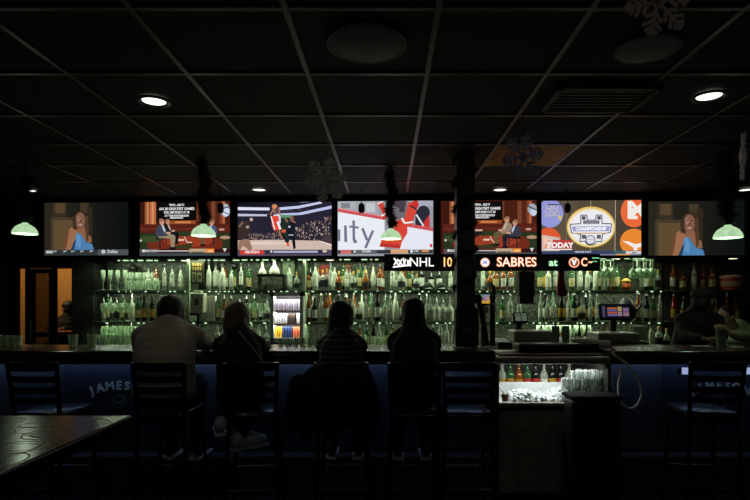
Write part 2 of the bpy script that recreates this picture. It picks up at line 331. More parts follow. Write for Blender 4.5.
def pic_hockey(p):
    p.rect(0, 0, 760, 500, (150, 152, 160))
    for a in ((20, 46, 150, 110, (172, 176, 182)), (150, 46, 330, 150, (160, 166, 172)), (44, 60, 110, 100, (126, 132, 140)), (230, 60, 300, 130, (194, 198, 204)), (440, 46, 540, 190, (112, 104, 112)), (620, 46, 730, 90, (168, 170, 186)), (480, 60, 520, 130, (66, 56, 66))): p.rect(*a)
    p.ell(490, 70, 40, 34, (74, 64, 74)); p.ell(660, 140, 48, 56, (44, 44, 54)); p.poly([(600, 120), (680, 100), (700, 240), (600, 230)], (44, 42, 54)); p.poly([(660, 210), (704, 150), (708, 245), (660, 240)], (196, 54, 52))
    p.poly([(20, 96), (370, 160), (370, 420), (20, 420)], (232, 236, 244)); p.poly([(20, 96), (370, 160), (370, 190), (20, 126)], (206, 84, 92)); p.poly([(20, 96), (370, 160), (370, 168), (20, 104)], (226, 140, 146))
    p.poly([(530, 222), (730, 256), (730, 420), (480, 420)], (228, 230, 242)); p.poly([(530, 214), (730, 250), (730, 276), (530, 240)], (206, 84, 92)); p.line((606, 150), (660, 236), 12, (226, 228, 234))
    p.poly([(310, 60), (355, 50), (385, 140), (385, 180), (350, 186), (352, 130)], (206, 62, 52)); p.line((344, 160), (384, 140), 12, (240, 236, 238)); p.line((318, 70), (356, 52), 9, (240, 236, 238))
    p.poly([(455, 196), (520, 178), (548, 60), (610, 60), (612, 110), (590, 170), (580, 220), (540, 240), (540, 290), (500, 350), (486, 402), (332, 388), (350, 330), (420, 262), (440, 210)], (214, 70, 54))
    p.line((498, 176), (520, 214), 14, (244, 240, 240)); p.line((520, 214), (584, 206), 12, (244, 240, 240)); p.ell(600, 76, 24, 30, (196, 50, 46)); p.line((560, 84), (606, 112), 12, (50, 40, 54)); p.line((440, 210), (420, 290), 12, (240, 236, 238)); p.poly([(332, 388), (486, 402), (484, 376), (340, 362)], (184, 50, 44))
    g = (112, 118, 140)
    p.rect(20, 258, 38, 345, g); p.line((26, 262), (46, 262), 1, g)
    p.poly([(66, 226), (86, 230), (90, 352), (68, 350)], g); p.poly([(128, 190), (148, 192), (150, 330), (164, 346), (160, 362), (140, 360), (130, 336)], g); p.line((106, 236), (176, 246), 16, g)
    p.line((204, 250), (240, 340), 20, g); p.line((284, 268), (226, 398), 20, g)
    p.rect(20, 412, 730, 440, (56, 54, 60)); p.rect(40, 410, 120, 440, (206, 110, 108)); p.rect(132, 414, 312, 436, (96, 100, 104)); p.text('FLYERS', 235, 424, 14, (220, 224, 226), .8); p.ell(146, 424, 8, 8, (220, 224, 226)); p.rect(416, 408, 546, 440, (214, 160, 120)); p.ell(572, 424, 12, 12, (200, 216, 226)); p.text('CBC', 610, 424, 13, (220, 220, 214), .6); p.rect(646, 416, 700, 430, (216, 150, 84)); p.ell(716, 382, 10, 14, (206, 60, 66))
    p.rect(20, 440, 730, 470, (150, 156, 164))
def pic_champ(p):
    grad(p, (96, 84, 66), (70, 60, 48), 8)
    p.rect(360, 40, 560, 420, (84, 74, 56)); p.line((378, 40), (376, 420), 5, (150, 140, 120)); p.line((557, 40), (553, 420), 5, (176, 166, 150)); p.line((202, 40), (200, 420), 4, (130, 120, 100))
    p.ell(82, 136, 96, 108, (148, 152, 214)); 
    p.text('LSU', 96, 90, 40, (186, 178, 190), 3., .95); p.text('LOC', 96, 140, 40, (186, 178, 190), 3., .95); p.line((60, 70), (180, 70), 10, (70, 76, 120)); p.ell(154, 170, 12, 16, (216, 196, 90))
    p.ell(70, 340, 92, 96, (220, 90, 52)); p.poly([(20, 296), (150, 320), (150, 420), (20, 420)], (206, 186, 176)); p.poly([(30, 306), (90, 330), (60, 400), (34, 390)], (236, 196, 176))
    p.line((40, 400), (76, 330), 10, (222, 130, 70)); p.line((60, 330), (110, 340), 10, (222, 200, 190))
    p.poly([(100, 336), (240, 340), (240, 412), (100, 412)], (186, 60, 52)); p.text('TODAY', 152, 378, 38, (245, 240, 240), 2.6, 1.05); p.rect(40, 404, 240, 412, (236, 236, 240))
    p.ell(690, 130, 96, 116, (232, 106, 56)); p.text('M', 716, 122, 120, (240, 236, 226), 9., 1.15); p.poly([(664, 160), (716, 160), (716, 184), (664, 184)], (240, 236, 226))
    p.ell(690, 356, 102, 100, (232, 136, 52)); p.poly([(604, 346), (650, 352), (700, 372), (750, 362), (750, 392), (716, 396), (712, 420), (690, 420), (684, 396), (640, 368)], (240, 236, 230))
    p.ell(378, 241, 176, 154, (226, 186, 96), 40); p.ell(378, 243, 168, 142, (240, 222, 176), 40); p.ell(380, 244, 156, 130, (236, 234, 240), 40)
    dk = (54, 58, 70)
    def outl(pts, w=7):
        for i in range(len(pts)): p.line(pts[i], pts[(i+1) % len(pts)], w, dk)
    outl([(304, 152), (348, 152), (352, 190), (412, 190), (416, 152), (458, 152), (458, 216), (528, 218), (520, 280), (462, 296), (456, 352), (420, 350), (404, 372), (376, 378), (350, 372), (334, 346), (296, 352), (304, 296), (236, 284), (226, 220), (304, 216)])
    p.rect(312, 160, 338, 186, (60, 78, 90)); p.rect(424, 160, 450, 186, (60, 78, 90)); p.rect(320, 190, 440, 220, (150, 150, 158)); p.text("MEN'S LACROSSE", 380, 206, 14, (60, 60, 76), .4, .8)
    p.poly([(240, 236), (516, 236), (510, 274), (246, 274)], (150, 156, 204)); p.text('CHAMPIONSHIP', 378, 256, 24, (246, 246, 250), 2., .92); p.rect(250, 284, 500, 292, (204, 166, 110))
    p.rect(310, 300, 342, 330, (84, 94, 96)); p.rect(420, 300, 450, 330, (84, 94, 96)); p.ell(374, 338, 36, 36, dk); p.ell(374, 338, 30, 30, (220, 222, 232)); p.line((350, 336), (398, 336), 4, (150, 156, 170))
    p.rect(10, 420, 740, 470, (54, 66, 100)); p.rect(540, 420, 630, 446, (60, 96, 100)); p.text('PREGAME SHOW', 320, 428, 10, (216, 220, 230), .5, 1.1); p.rect(630, 424, 740, 444, (210, 206, 206)); p.text('espn', 690, 434, 12, (40, 40, 44), .4); p.rect(10, 446, 740, 470, (130, 130, 150)); p.rect(560, 444, 660, 470, (214, 150, 90))
# ------------------------------------------------------------------ shared materials
black = mat('black_metal', (16, 16, 17), .35, .6); blackp = mat('black_plastic', (14, 14, 15), .45); bezel = mat('bezel_black', (7, 7, 8), .6, spec=.2)
steel = mat('brushed_steel', (165, 165, 160), .35, .8, .2, 60); darkwood = mat('dark_bar_wood', (62, 52, 40), .27, 0, .35, 9)
clearg = glass('clear_glass', (200, 225, 200), .2); wineg = glass('thin_glass', (215, 232, 208), .26); rockg = glass('tumbler_glass', (205, 212, 208), .2, .02)
cream = mat('cream_enamel', (186, 190, 160), .45); needle = mat('pine_needles', (26, 44, 24), .7, 0, .4, 80)
paper = mat('white_paper', (200, 200, 190), .7); amberw = mat('amber_plaster', (200, 150, 80), .8, bump=.1)
# ------------------------------------------------------------------ the room
YB = 6.25
struct('floor', MB().box(-8.2, 5.2, -3.2, 9.4, -.1, 0), patmat('floor_tile', 'tile', (40, 42, 46), (14, 14, 15), 1, .3, w=.33))
ZC = CH+1.18
struct('ceiling', MB().box(-8.2, 5.2, -3.2, 9.4, ZC, ZC+.1), mat('ceiling_tile', (15, 15, 14), .85, 0, .15, 120, bump=.2))
g = MB(); xs = [-1.02-.61*k for k in range(7)]+[-.405+.61*k for k in range(9)]
for x in xs: g.box(x-.012, x+.012, -3.2, 5.72, ZC-.008, ZC)
for k in range(-10, 4):
    y = 3.37+.61*k; 
    if y < 5.7: g.box(-5.2, 5.2, y-.012, y+.012, ZC-.0075, ZC)
struct('trim_1', g, mat('grid_bar', (27, 25, 21), .4, 0))
amt = MB().box(.83, 1.41, 3.99, 4.58, ZC-.006, ZC-.001); tag(amt.obj('ceiling_panel', mat('amber_tile', (225, 150, 48), .7, 0, .3, 6)), 'amber ceiling panel behind the faint hanging snowflake', 'ceiling panel')  # one tile coloured mottled amber, unlike the rest of the ceiling
DX0, DX1, DZ = X(17, YB), X(75, YB), 1.4+36*YB/F   # doorway
w = MB(); w.box(-5.2, DX0-.12, YB, YB+.12, 0, ZC); w.box(DX0-.12, DX0, YB, YB+.02, 0, ZC); w.box(DX1, 5.2, YB, YB+.12, 0, ZC); w.box(DX0, DX1, YB, YB+.12, DZ, ZC)
w.box(-8.2, -5.2, YB, YB+.12, 0, ZC); struct('wall_back', w, mat('back_wall', (26, 27, 25), .8, bump=.2))
struct('wall_left', MB().box(-5.3, -5.2, -3.2, YB, 0, ZC), mat('side_wall', (24, 22, 20), .8))
struct('wall_right', MB().box(5.2, 5.3, -3.2, 9.4, 0, ZC), MATS['side_wall'])
struct('wall_front', MB().box(-5.2, 5.2, -3.3, -3.2, 0, ZC), MATS['side_wall'])
struct('wall_far', MB().box(-8.2, 5.2, 8.8, 8.9, 0, ZC), amberw)
struct('wall_passage', MB().box(DX1+1.6, DX1+1.7, YB+.12, 9.4, 0, ZC), amberw)
fr = MB(); a, b = DX0, DX1
fr.box(a-.05, a+.04, YB-.03, YB, 0, DZ); fr.box(b-.02, b+.07, YB-.03, YB, 0, DZ+.05); fr.box(a-.05, b+.07, YB-.03, YB+.14, DZ, DZ+.09)
fr.box(X(25.5, YB), X(29, YB), YB-.01, YB+.015, 0, DZ); fr.box(X(53, YB), X(57, YB), YB-.01, YB+.015, 0, DZ)
struct('trim_2', fr, mat('door_frame', (30, 22, 15), .4))
dr = MB(); x0, x1 = X(29, YB), X(53, YB); z1 = DZ-.01
dr.box(x0, x0+.05, YB, YB+.05, .02, z1); dr.box(x1-.05, x1, YB, YB+.05, .02, z1); dr.box(x0, x1, YB, YB+.05, .02, .5); dr.box(x0, x1, YB, YB+.05, 1.02, 1.07); dr.box(x0, x1, YB, YB+.05, z1-.05, z1)
d = struct('door_1', dr, MATS['door_frame'])
MB().box(x0+.05, x1-.05, YB+.02, YB+.03, .5, z1-.05).obj('glass_pane', glass('door_glass', (120, 90, 60), .35), d)
h = MB(); h.tube([(x0+.04, YB-.03, 1.0), (x0+.04, YB-.03, 1.22)], .01); h.obj('door_handle', steel, d)
bc = MB().box(X(74, 6.1)+.02, X(97, 6.1), 6.02, YB, 0, ZC); struct('trim_3', bc, patmat('brick', 'brick', (38, 40, 36), (16, 17, 16), 1, .8))
t = thing('high_table', 'narrow ledge table in the amber room beyond the doorway', 'table', (X(66, 7.45), 7.45, 0))
MB().bbox(-.35, .3, -.2, .2, .98, 1.03, .01).obj('tabletop', mat('amber_wood', (150, 90, 40), .4), t); MB().tube([(0, 0, 0), (0, 0, .98)], .04).obj('leg', black, t)
def lamp(name, kind, loc, power, col, **k):
    l = bpy.data.lights.new(name, kind); l.energy = power; l.color = col
    for a, v in k.items(): setattr(l, a, v)
    o = bpy.data.objects.new(name, l); C.objects.link(o); o.location = loc; return o
lamp('far_room_lamp', 'POINT', (X(50, 8)-.3, 7.6, 2.35), 40, (1, .68, .36), shadow_soft_size=.15)
# ------------------------------------------------------------------ ceiling fittings
def downlight():
    t = thing('ceiling_downlight', 'x', 'ceiling light')
    MB().lathe([(.085, 0), (.115, 0), (.118, -.012), (.1, -.016), (.083, -.004)], 28, cap=False).obj('trim_ring', mat('ring_bronze', (70, 66, 58), .35, .5), t, True)
    MB().lathe([(.084, -.001), (.084, -.004)], 28).obj('lens', glow('lamp_white', (255, 250, 235), 2.2), t); return t
for x, y, s, lab in ((154, 100, .78, 'bright round recessed downlight in the left of the dark ceiling'), (709, 95, .78, 'bright round recessed downlight high on the right'),
                (259, 189, .75, 'small round downlight above the basketball television'), (500, 189, .75, 'small round downlight just right of the black pillar'),
                (31, 190, .55, 'small round downlight at far left above the doorway'), (746, 189, .75, 'small round downlight at the far right edge')):
    Y = F*1.175/(HY-y); put('dl', downlight, (X(x, Y), Y, ZC-.009), lab, 'recessed ceiling downlights', sc=s)
    lamp('downlight_or_fill_lamp', 'SPOT', (X(x, Y), Y, ZC-.03), 2.2 if y < 150 else .7, (1, .9, .72), spot_size=2.3, spot_blend=.9, shadow_soft_size=.08)
for x, y in ((-1.4, -.6), (1.6, -.6), (-.2, -2.2)):
    lamp('downlight_or_fill_lamp', 'POINT', (x, y, ZC-.07), 4.3, (1, .93, .82), shadow_soft_size=.08)  # unseen fill lamps added behind the viewer to light backs and snowflakes
    put('dl', downlight, (x, y, ZC-.009), 'added unseen downlight lending fill light behind the viewer', 'recessed ceiling downlights', sc=.78)
def speaker():
    t = thing('ceiling_speaker', 'x', 'speaker'); MB().lathe([(.17, 0), (.17, -.012), (.155, -.02), (.02, -.022)], 32).obj('grille', mat('grille', (150, 150, 150), .8, 0, .3, 250), t, True)
    MB().lathe([(.17, -.006), (.182, -.006), (.182, -.016), (.17, -.016)], 32, cap=False).obj('rim', mat('grille_rim', (70, 70, 66), .6), t, True); return t
for x, y, lab, sc in ((367, 42, 'round speaker in the ceiling above the middle of the bar', 1), (647, 47, 'pale round ceiling speaker below the cut off snowflake', .8)):
    Y = F*1.18/(HY-y); put('spk', speaker, (X(x, Y), Y, ZC-.002), lab, 'ceiling speakers', sc=sc)
v = thing('ceiling_vent', 'square slatted air vent in the ceiling left of the right downlight', 'vent', (1.2, 3.08, ZC-.008))
m = MB(); m.box(-.28, .28, -.19, -.16, -.02, 0); m.box(-.28, .28, .16, .19, -.02, 0); m.box(-.28, -.25, -.19, .19, -.02, 0); m.box(.25, .28, -.19, .19, -.02, 0); m.obj('frame', mat('vent_metal', (34, 34, 32), .6), v)
m = MB()
for k in range(7): m.box(-.25, .25, -.14+k*.045, -.12+k*.045, -.015, -.008)
m.obj('slat', MATS['vent_metal'], v)
def snowflake(loc, r, rz, col, lab, top):
    t = thing('paper_snowflake', lab, 'decoration', loc, rz, 'hanging snowflakes'); m = MB(); th = .004
    for k in range(6):
        M = Matrix.Rotation(k*math.pi/3+.26, 4, 'Y')
        m.box(-.035*r, .035*r, -th, th, 0, r, M)
        for z, l in ((.35, .34), (.58, .38), (.8, .24)):
            for sgn in (-1, 1):
                M2 = M@Matrix.Translation((0, 0, z*r))@Matrix.Rotation(sgn*math.radians(52), 4, 'Y'); m.box(-.055*r, .055*r, -th*.8, th*.8, 0, l*r, M2)
        m.box(-.1*r, .1*r, -th*.9, th*.9, r*.9, r*1.05, M)
    m.lathe([(.22*r, -th), (.22*r, th)], 6, M=Matrix.Rotation(math.pi/2, 4, 'X'))
    m.obj('flake', mat('flake_'+str(col[0]), col, .7, 0, .2, 40), t); MB().tube([(0, 0, r*.9), (0, 0, top-loc[2])], .0012, 4).obj('thread', blackp, t)
snowflake(P(326, 180, 2.9), .118, .5, (235, 238, 230), 'grey paper snowflake hanging beside the basketball television', ZC)
snowflake(P(523, 157, 3.0), .125, .3, (170, 170, 205), 'faint paper snowflake hanging before the amber ceiling panel', ZC)
snowflake(P(743, 157, 2.7), .125, 1.1, (190, 190, 196), 'pale paper snowflake turned sideways at the right edge', ZC)
snowflake(P(658, 2, 1.75), .11, .1, (150, 140, 140), 'large paper snowflake cut off by the top edge', ZC)
# ------------------------------------------------------------------ header and televisions
def TY(px): return 5.85-.16*(px-391)/304
ang = math.atan2(TY(695)-TY(87), X(695, TY(695))-X(87, TY(87)))
hd = MB(); p0 = (X(30, TY(30)), TY(30)+.09); p1 = (X(790, TY(790)), TY(790)+.09)
q = [(p0[0]-.9, YB), (p0[0], p0[1]), (p1[0], p1[1]), (p1[0], YB)]
hd.add([(x, y, z) for z in (1.905, ZC) for x, y in q], [(0, 1, 2, 3), (7, 6, 5, 4), (0, 4, 5, 1), (1, 5, 6, 2), (2, 6, 7, 3), (3, 7, 4, 0)])
struct('trim_4', hd, mat('header_black', (18, 18, 17), .5))
PM = picmat('screen_picture', 1.)
def television(px0, px1, py0, py1, lab, draw, rect, gain=1., clip=None):
    pc = (px0+px1)/2; Y = TY(pc); w = (px1-px0)*Y/F/math.cos(ang)*1.0; h = (py1-py0)*Y/F
    t = thing('television', lab, 'television', (X(pc, Y), Y, Z((py0+py1)/2, Y)), ang, 'televisions above the bar')
    m = MB(); b = .022
    m.bbox(-w/2-b, w/2+b, .002, .045, -h/2-b*1.3, h/2+b, .006); m.bbox(-w*.35, w*.35, .04, .07, -h*.35, h*.35, .01)
    m.obj('housing', bezel, t)
    m = MB()
    for a in ((-w/2-b, -w/2, -h/2-b*1.3, h/2+b), (w/2, w/2+b, -h/2-b*1.3, h/2+b), (-w/2, w/2, h/2, h/2+b), (-w/2, w/2, -h/2-b*1.3, -h/2)): m.box(a[0], a[1], -.014, .004, a[2], a[3])
    m.obj('bezel', bezel, t)
    p = Pic(*rect, w, h); p.gain = gain; draw(p); o = p.obj('screen', t, PM); o.location = (0, .0015, 0)
    return t
television(43, 130, 202.5, 255.5, 'leftmost television, dim picture of a woman in a blue top', pic_woman, (25, 62, 755, 505), .8)
television(139, 231, 201.7, 256, 'television with two seated men left of a green pendant', lambda p: studio(p, True), (30, 50, 720, 460))
television(237, 332, 202, 256, 'television showing a basketball player leaping', pic_game, (18, 55, 728, 458))
television(337.5, 433, 201, 256, 'television showing a red hockey player against white boards', pic_hockey, (18, 48, 732, 458))
television(441, 536, 200.5, 256, 'television partly hidden behind the garlanded pillar', lambda p: studio(p, False), (0, 44, 716, 462))
television(542, 640, 200.5, 255.5, 'television with a white oval championship emblem', pic_champ, (16, 42, 742, 455))
television(649, 743, 201, 255.5, 'rightmost television, woman in a blue top beside a green pendant', pic_woman, (25, 45, 750, 455), .8)
# ------------------------------------------------------------------ scrolling LED sign
Yt = 5.6
t = thing('ticker_sign', 'long black scrolling score sign under the televisions', 'sign', P(492, 262.5, Yt))
k = Yt/F; MB().bbox(-108*k, 108*k, .0, .06, -8.2*k, 7.8*k, .005).obj('housing', bezel, t)
p = Pic(384, 254, 600, 271, 216*k, 17*k); p.rect(384, 254, 600, 271, (4, 4, 4)); wh = (255, 250, 245); og = (255, 130, 60)
def word(s, cx, cy, h, c, halo=None, wide=1., bold=.5):
    if halo: p.text(s, cx, cy, h, halo, bold+.42, wide)
    p.text(s, cx, cy, h, c, bold, wide)
word('NHL', 421.5, 262.5, 9, wh, (70, 70, 70), .97, .0)
for i in range(4): p.line((394+i*4.6, 258+(i % 2)*2), (399+i*3, 266-(i % 2)), 1.6, wh); p.line((394+i*4.8, 265), (398+i*4, 259), 1.3, wh)
p.line((393, 267), (411, 265), 1.6, wh)
word('10', 447, 262.5, 9, (255, 224, 150), (190, 110, 30), .8, .05); p.rect(454, 265, 455.5, 267, (220, 160, 60)); p.rect(473, 255, 474.4, 270, (210, 160, 50))
p.ell(485, 262.5, 4.6, 4.6, (250, 190, 160)); p.ell(485, 262.5, 3.4, 3.6, (236, 232, 240)); p.line((483, 261), (487, 264), 1, (90, 100, 190)); p.line((487, 261), (483, 264), 1, (90, 100, 190))
word('SABRES', 516.5, 262.5, 8.8, (255, 236, 220), og, .98, .02); word('at', 553, 262.8, 6.8, (210, 255, 214), (60, 130, 80), 1.15, .1)
p.ell(574, 262.5, 5.4, 5.2, (255, 170, 130)); p.ell(574, 262.5, 4, 4, (120, 60, 50)); p.text('V', 574, 262.5, 5, wh, .5); word('C', 584, 262.5, 8, (255, 220, 196), og, .8, .05); p.rect(588, 261.5, 592, 263, (255, 200, 170)); p.rect(592, 257.5, 599, 258.6, (120, 200, 120)); p.rect(592, 261, 597, 262, (100, 170, 110))
o = p.obj('message', t, picmat('led_letters', 1.25)); o.location = (0, -.002, 0)
# ------------------------------------------------------------------ back bar
XL, XR = X(98, 6), X(752, 6)
T1, T2, T3 = 1.555, 1.21, .925
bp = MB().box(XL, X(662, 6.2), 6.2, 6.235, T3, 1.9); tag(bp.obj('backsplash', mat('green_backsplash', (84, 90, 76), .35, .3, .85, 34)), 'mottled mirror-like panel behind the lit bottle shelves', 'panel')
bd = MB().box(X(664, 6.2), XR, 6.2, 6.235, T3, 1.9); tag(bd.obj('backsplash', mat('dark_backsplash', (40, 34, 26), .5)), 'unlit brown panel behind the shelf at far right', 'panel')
shelfm = mat('shelf_glass', (70, 86, 70), .25, 0)
def shelf(z, y0, x0, x1, lab, led, power, grp):
    t = thing('bottle_shelf', lab, 'shelf', ((x0+x1)/2, y0, z), 0, grp); w = (x1-x0)/2
    MB().bbox(-w, w, 0, 6.2-y0, -.022, 0, .004).obj('board', shelfm, t)
    if led:
        m = MB(); x = -w+.02; rr = random.Random(int(z*100))
        while x < w-.05:
            l = rr.uniform(.012, .05)
            if rr.random() < .5: m.box(x, x+l*.6, -.003, .004, -.024, -.012)
            x += l+rr.uniform(.01, .06)
        m.obj('led_strip', glow('led_green', (214, 255, 200), 1.0), t)
        n = 4
        for i in range(n):
            lamp('shelf_led_light', 'AREA', (x0+(x1-x0)*(i+.5)/n, y0+.06, z-.03), power/n, (.84, 1, .72), shape='RECTANGLE', size=(x1-x0)/n, size_y=.02)
    return t
shelf(T1, 5.93, XL, X(662, 6), 'long lit shelf holding the upper row of bottles', True, 13.5, 'bottle shelves')
shelf(T2, 5.88, XL, X(662, 6), 'long lit shelf holding the lower row of bottles', True, 12.5, 'bottle shelves')
shelf(T1, 5.95, X(664, 6), XR, 'dim upper shelf at far right with the red tub', False, 0, 'bottle shelves')
shelf(T2, 5.95, X(664, 6), XR, 'dim lower shelf at far right behind the capped person', False, 0, 'bottle shelves')
for xa, xb in ((98, 150), (150, 236), (236, 284), (284, 338), (338, 385), (600, 655)):
    m = MB(); rr = random.Random(xa); x = X(xa, 5.8)
    while x < X(xb, 5.8)-.04:
        l = rr.uniform(.015, .08)
        if rr.random() < .8: m.box(x, x+l, -.008, .008, -.006, .006)
        x += l+rr.uniform(.008, .05)
    o = m.obj('led_strip', glow('led_green', (214, 255, 200), 1.0)); o.location = (0, TY((xa+xb)/2)+.12, 1.892)
    tag(o, 'dotted green light strip under the header, %s' % {98: 'leftmost of all', 150: 'above the gold lettered sign', 236: 'above the pale flasks', 284: 'above the red boxes', 338: 'left of the score sign', 600: 'above the hanging glasses'}[xa], 'light strip', 'green light strips')
for i in range(5):
    xa = 98+i*112; lamp('header_light', 'AREA', (X(xa+56, 5.9), 5.9, 1.885), 5.6, (.84, 1, .72), shape='RECTANGLE', size=1.2, size_y=.03)
lamp('header_light', 'AREA', (X(705, 5.9), 5.95, 1.88), .12, (1, .8, .5), shape='RECTANGLE', size=.9, size_y=.03)  # dim warm lamp at far right, where no LED strip runs
t = thing('back_counter', 'dark counter cabinet below the bottle shelves', 'counter', (0, 5.55, 0))
MB().bbox(XL-.1, XR, 0, .65, .88, T3, .006).obj('worktop', mat('counter_steel', (54, 60, 52), .25, .5), t); MB().box(XL-.08, XR, .04, .65, 0, .88).obj('body', blackp, t)
for px, l in ((188, 'thin upright shelf divider beside the gold lettered sign'), (304, 'thin upright shelf divider right of the lit display case')):
    tag(MB().box(X(px, 5.9)-.012, X(px, 5.9)+.012, 5.9, 6.2, T3, 1.9).obj('shelf_divider', mat('divider_green', (150, 170, 136), .5)), l, 'divider')
def puck():
    t = thing('puck_light', 'x', 'light'); MB().lathe([(.05, 0), (.05, -.012), (.042, -.014)], 20).obj('housing', steel, t, True); MB().lathe([(.042, -.0135), (.04, -.018), (.01, -.02)], 20).obj('lens', glow('puck_warm', (255, 246, 214), 1.6), t); return t
for x, l in ((185, 'round under-header light left of the gold lettered sign'), (330, 'round under-header light below the basketball screen corner'), (616, 'round under-header light above the orange jar'), (733, 'round under-header light above the red tub')):
    put('puck', puck, (X(x, TY(x)+.13), TY(x)+.13, 1.903), l, 'round under-header lights')
# bottles ------------------------------------------------------
GL = {'clear': glass('bottle_clear', (206, 216, 196), .3, .05), 'green': glass('bottle_green', (56, 110, 60), .45), 'amber': glass('bottle_amber', (150, 84, 30), .5),
      'dark': mat('bottle_dark', (14, 18, 12), .15), 'frost': glass('bottle_frost', (206, 214, 190), .6, .3), 'red': glass('bottle_red', (130, 34, 22), .6)}
LB = {'white': mat('label_white', (200, 204, 186), .6, 0, .3, 60), 'cream': mat('label_cream', (190, 176, 120), .6, 0, .3, 60), 'black': mat('label_black', (22, 22, 22), .5), 'gold': mat('label_gold', (180, 140, 50), .4, .4), 'red': mat('label_red', (150, 34, 28), .5)}
KINDS = {
 'round':  ('round', [(.034, 0), (.037, .006), (.037, .17), (.03, .2), (.014, .225), (.013, .28), (.015, .285)]),
 'tall':   ('tall slim', [(.028, 0), (.031, .006), (.031, .2), (.024, .225), (.012, .25), (.011, .305), (.013, .31)]),
 'square': ('square', [(.036, 0), (.038, .006), (.038, .15), (.034, .165), (.015, .18), (.014, .225), (.016, .23)]),
 'squat':  ('squat', [(.04, 0), (.047, .012), (.047, .11), (.038, .145), (.016, .17), (.014, .21), (.017, .215)]),
 'wine':   ('long necked', [(.036, 0), (.038, .005), (.038, .18), (.03, .205), (.015, .235), (.014, .3), (.016, .305)]),
}
def bottle(shape, gl, lb, pour, r=None):
    def mk():
        t = thing('liquor_bottle', 'x', 'bottle'); pr = KINDS[shape][1]; m = MB()
        (m.sqlathe(pr) if shape == 'square' else m.lathe(pr, 14)); m.obj('glass_body', GL[gl], t, True)
        rr = pr[1][0]+.0012; z0, z1 = pr[2][1]*.25, pr[2][1]*.82; m = MB()
        if shape == 'square': m.sqlathe([(rr, z0), (rr, z1)])
        else: m.lathe([(rr, z0), (rr, z1)], 14, cap=False)
        m.obj('label', LB[lb], t, True); m = MB(); zt = pr[-1][1]
        if pour: m.lathe([(.014, zt-.006), (.012, zt+.012), (.005, zt+.02), (.0035, zt+.05)], 8); m.obj('pour_spout', steel, t, True)
        else: m.lathe([(.0165, zt-.02), (.0165, zt+.014), (.013, zt+.018)], 10); m.obj('cap', LB['black' if lb != 'black' else 'gold'], t, True)
        return t
    return mk
def glassware(kind, gm):
    prof = {'wine_glass': [(.034, 0), (.033, .003), (.006, .008), (.0045, .09), (.02, .1), (.038, .135), (.039, .16), (.032, .2), (.030, .2), (.0365, .16), (.035, .137), (.003, .104)],
            'tumbler': [(.03, 0), (.038, .1), (.0355, .1), (.028, .012), (.004, .01)],
            'pint_glass': [(.03, 0), (.042, .148), (.0395, .148), (.0275, .014), (.004, .012)],
            'flute_glass': [(.03, 0), (.029, .003), (.005, .008), (.004, .08), (.018, .1), (.026, .16), (.023, .22), (.021, .22), (.0235, .16), (.003, .105)]}[kind]
    def mk():
        m = MB().lathe(prof, 14); o = m.obj(kind, gm, None, True); return tag(o, 'x', 'glass')
    return mk
def under(px):
    for a, n in ((136, 'far left'), (188, 'left of gold sign'), (236, 'under second pendant'), (285, 'above display case'), (335, 'under basketball screen'), (385, 'under hockey screen'), (437, 'under league sign'), (478, 'by pillar'), (538, 'under team sign'), (590, 'by stocking'), (645, 'near orange jar'), (800, 'far right')):
        if px < a: return n
SHN = {1: 'top shelf', 2: 'second shelf', 3: 'back counter'}
COLN = {'clear': 'clear', 'green': 'green', 'amber': 'amber', 'dark': 'black', 'frost': 'pale frosted', 'red': 'red'}
nb = 0
def put_bottle(px, tier, shape, gl, lb, pour=False, row=0, sc=1.):
    global nb; nb += 1
    zt = {1: T1, 2: T2, 3: T3}[tier]; y = ({1: 5.985, 2: 5.95, 3: 5.75}[tier])+row*.1+R.uniform(-.025, .02)
    lab = '%s %s bottle, %s label, %s, %s' % (COLN[gl], KINDS[shape][0], lb, SHN[tier], under(px))
    o = put(('b', shape, gl, lb, pour), bottle(shape, gl, lb, pour), (X(px, y), y, zt), lab, 'bottles on the '+SHN[tier], R.uniform(-.4, .4), sc)
    w = R.uniform(.68, .9); o.scale = (sc*w, sc*w, sc*R.uniform(.85, 1.04)); return o
def put_glass(px, tier, kind, row=0, inv=False, z=None, sc=1., y=None):
    zt = {1: T1, 2: T2, 3: T3}[tier] if z is None else z; y = y or ({1: 5.985, 2: 5.95, 3: 5.75}[tier])+row*.1
    hh = {'wine_glass': .2, 'tumbler': .1, 'pint_glass': .148, 'flute_glass': .22}[kind]*sc
    lab = '%s %s, %s, %s' % ('upside down' if inv else 'clear', kind.replace('_', ' '), SHN[tier], under(px))
    if z is not None: lab = 'upside down %s hanging above %s, %s' % (kind.replace('_', ' '), SHN[tier], under(px))
    return put(kind, glassware(kind, wineg), (X(px, y), y, zt+(hh if inv else 0)), lab, kind.replace('_', ' ')+' row on the back bar', 0, sc, math.pi if inv else 0)
def fill(tier, x0, x1, step, pool, pour, row=0, sc=(.9, 1.05)):
    x = x0+step/2
    while x < x1:
        sh, gl, lb = R.choice(pool); put_bottle(x+R.uniform(-.5, .5), tier, sh, gl, lb, pour, row, R.uniform(*sc)); x += step*R.uniform(.78, 1.12)
mix = [('round', 'clear', 'white'), ('tall', 'clear', 'white'), ('square', 'amber', 'cream'), ('squat', 'clear', 'black'), ('round', 'green', 'cream'), ('round', 'frost', 'white'), ('wine', 'dark', 'gold')]
lt = [('round', 'clear', 'white'), ('wine', 'dark', 'white'), ('square', 'clear', 'black'), ('round', 'amber', 'white'), ('tall', 'clear', 'white'), ('round', 'frost', 'white'), ('round', 'green', 'cream'), ('squat', 'clear', 'black')]
dk_ = [('wine', 'dark', 'gold'), ('wine', 'dark', 'white'), ('round', 'green', 'cream')]
whisky = [('square', 'amber', 'cream'), ('squat', 'amber', 'black'), ('round', 'amber', 'white'), ('tall', 'clear', 'white'), ('round', 'red', 'gold')]
